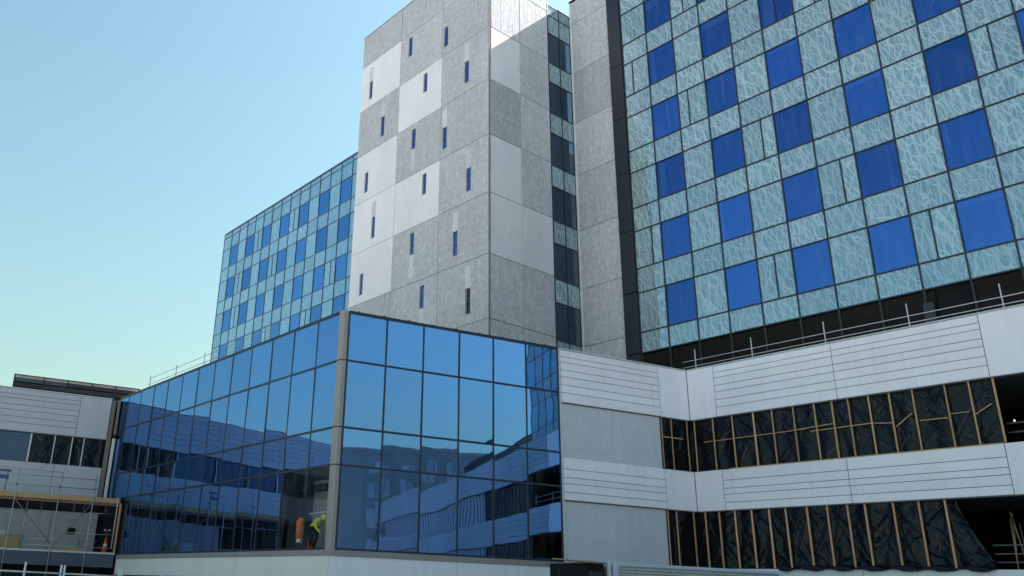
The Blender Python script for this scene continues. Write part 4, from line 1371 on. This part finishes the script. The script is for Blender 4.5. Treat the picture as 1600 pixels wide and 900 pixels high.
MC = (-27.62, 17.0, 2.94)
OM = thing('tool_machine', 'orange upright tool machine on wheels behind the pavilion glass', 'machine', MC)
FM = Face((MC[0], MC[1]), 0.0)
lathe('canister', 'orange', OM, (MC[0], MC[1], MC[2] + 0.42), [(0.12, 0), (0.19, 0.03), (0.19, 0.60), (0.16, 0.66), (0.07, 0.71), (0.06, 0.74)], 20)
lathe('collar', 'lampwhite', OM, (MC[0], MC[1], MC[2] + 0.27), [(0.13, 0), (0.155, 0.02), (0.155, 0.13), (0.12, 0.15)], 20)
FM.box('chassis', 'rubber', OM, -0.2, 0.2, MC[2] + 0.16, MC[2] + 0.26, -0.18, 0.18, 0.02)
for sx in (-0.2, 0.2):
    for sy in (-0.16, 0.16):
        w = lathe('wheel', 'rubber', OM, (MC[0] + sx, MC[1] + sy, MC[2] + 0.09), [(0.05, -0.025), (0.085, -0.02), (0.085, 0.02), (0.05, 0.025)], 14)
        w.rotation_euler = (R(90), 0, 0)
bar('handle', 'steel', OM, (MC[0] + 0.2, MC[1] - 0.1, MC[2] + 0.25), (MC[0] + 0.32, MC[1] - 0.1, MC[2] + 0.95), 0.014)
bar('handle', 'steel', OM, (MC[0] + 0.2, MC[1] + 0.1, MC[2] + 0.25), (MC[0] + 0.32, MC[1] + 0.1, MC[2] + 0.95), 0.014)
bar('handle_grip', 'rubber', OM, (MC[0] + 0.32, MC[1] - 0.12, MC[2] + 0.95), (MC[0] + 0.32, MC[1] + 0.12, MC[2] + 0.95), 0.018)
BK = (-26.90, 16.95, 2.94)
BU = thing('bucket', 'orange red bucket on the floor beside the bending worker', 'bucket', BK)
lathe('body', 'cone', BU, BK, [(0.11, 0), (0.115, 0.01), (0.145, 0.28), (0.152, 0.29), (0.152, 0.31), (0.135, 0.31), (0.105, 0.03)], 20)
pv = [(0.15 * math.cos(a), 0.0, 0.30 + 0.15 * math.sin(a)) for a in np.linspace(0, math.pi, 9)]
for i in range(8):
    pass
hv, hf = [], []
for p in pv:
    for k in range(5):
        a = k * 2 * math.pi / 5
        hv.append((p[0], 0.006 * math.cos(a), p[2] + 0.006 * math.sin(a)))
for i in range(8):
    for k in range(5):
        j = (k + 1) % 5
        hf.append((i * 5 + k, i * 5 + j, i * 5 + 5 + j, i * 5 + 5 + k))
link('handle', mesh_from('handle', hv, hf), M['steel'], BU, BK)

# ------------------------------------------------------------------ what the glass mirrors: small trees and a pale block across the yard
def tree(label, loc, h, rad, seed):
    r = np.random.default_rng(seed)
    t = thing('tree', label, 'tree', loc, 'small yard trees')
    v, f = [], []
    n = 8
    prof = [(0.0, 0.11), (0.3 * h, 0.085), (0.6 * h, 0.055), (0.9 * h, 0.02)]
    for z, rr in prof:
        for k in range(n):
            a = 2 * math.pi * k / n
            v.append((rr * math.cos(a) + 0.05 * math.sin(z), rr * math.sin(a), z))
    for i in range(3):
        for k in range(n):
            j = (k + 1) % n
            f.append((i * n + k, i * n + j, i * n + n + j, i * n + n + k))
    for _ in range(9):
        a, z0 = r.uniform(0, 6.28), r.uniform(0.3, 0.7) * h
        tip = Vector((math.cos(a) * rad * 0.7, math.sin(a) * rad * 0.7, z0 + r.uniform(0.1, 0.3) * h))
        b0 = len(v)
        for q, rr in ((Vector((0, 0, z0)), 0.03), (tip, 0.008)):
            for k in range(4):
                v.append((q.x + rr * math.cos(k * 1.57), q.y + rr * math.sin(k * 1.57), q.z))
        for k in range(4):
            j = (k + 1) % 4
            f.append((b0 + k, b0 + j, b0 + 4 + j, b0 + 4 + k))
    link('trunk', mesh_from('trunk', v, f), M['bark'], t, loc)
    cl = [(r.normal(0, rad * 0.42), r.normal(0, rad * 0.42), h * r.uniform(0.38, 1.0)) for _ in range(26)]
    v, f = [], []
    for _ in range(2600):
        c = cl[r.integers(len(cl))]
        p = np.array(c) + r.normal(0, rad * 0.17, 3)
        u_ = r.normal(size=3); u_ /= np.linalg.norm(u_)
        w_ = np.cross(u_, r.normal(size=3)); w_ /= np.linalg.norm(w_)
        s_ = r.uniform(0.05, 0.11)
        k = len(v)
        v += [tuple(p - u_ * s_), tuple(p + w_ * s_ * 0.5), tuple(p + u_ * s_), tuple(p - w_ * s_ * 0.5)]
        f.append((k, k + 1, k + 2, k + 3))
    link('crown', mesh_from('crown', v, f), M['leaf'], t, loc)
tree('small leafy tree beyond the left edge near the side wing', (-44.0, 3.2, 0), 4.6, 1.3, 1)
tree('taller leafy tree beyond the left edge near the fence', (-44.6, 5.0, 0), 5.0, 1.5, 2)
tree('slim leafy tree beyond the left edge, furthest from the glass', (-43.5, 0.8, 0), 4.2, 1.1, 3)

OB = thing('office_block', 'pale rendered block across the yard mirrored in the glass front', 'building', (72.0, 30.0, 0))
FO = Face((66.0, 0), R(-90))
FO.box('wall', 'brickpale', OB, -58.0, -8.0, 0.0, 21.0, 0.0, 14.0)
for k in range(5):
    for j in range(14):
        u = -56.5 + j * 3.4
        if u > -35:
            continue
        w = FO.box('window', 'white_rail', OB, u, u + 1.9, 2.0 + 3.8 * k, 4.2 + 3.8 * k, -0.03, 0.05, 0.01)
        FO.box('pane', 'frit_far', w, u + 0.08, u + 1.82, 2.08 + 3.8 * k, 4.12 + 3.8 * k, -0.05, -0.035)
FO.box('parapet', 'brickpale', OB, -58.2, -7.8, 21.0, 21.6, -0.2, 14.2, 0.02)

for o in bpy.data.objects:
    if '_base' in o.keys():
        del o['_base']
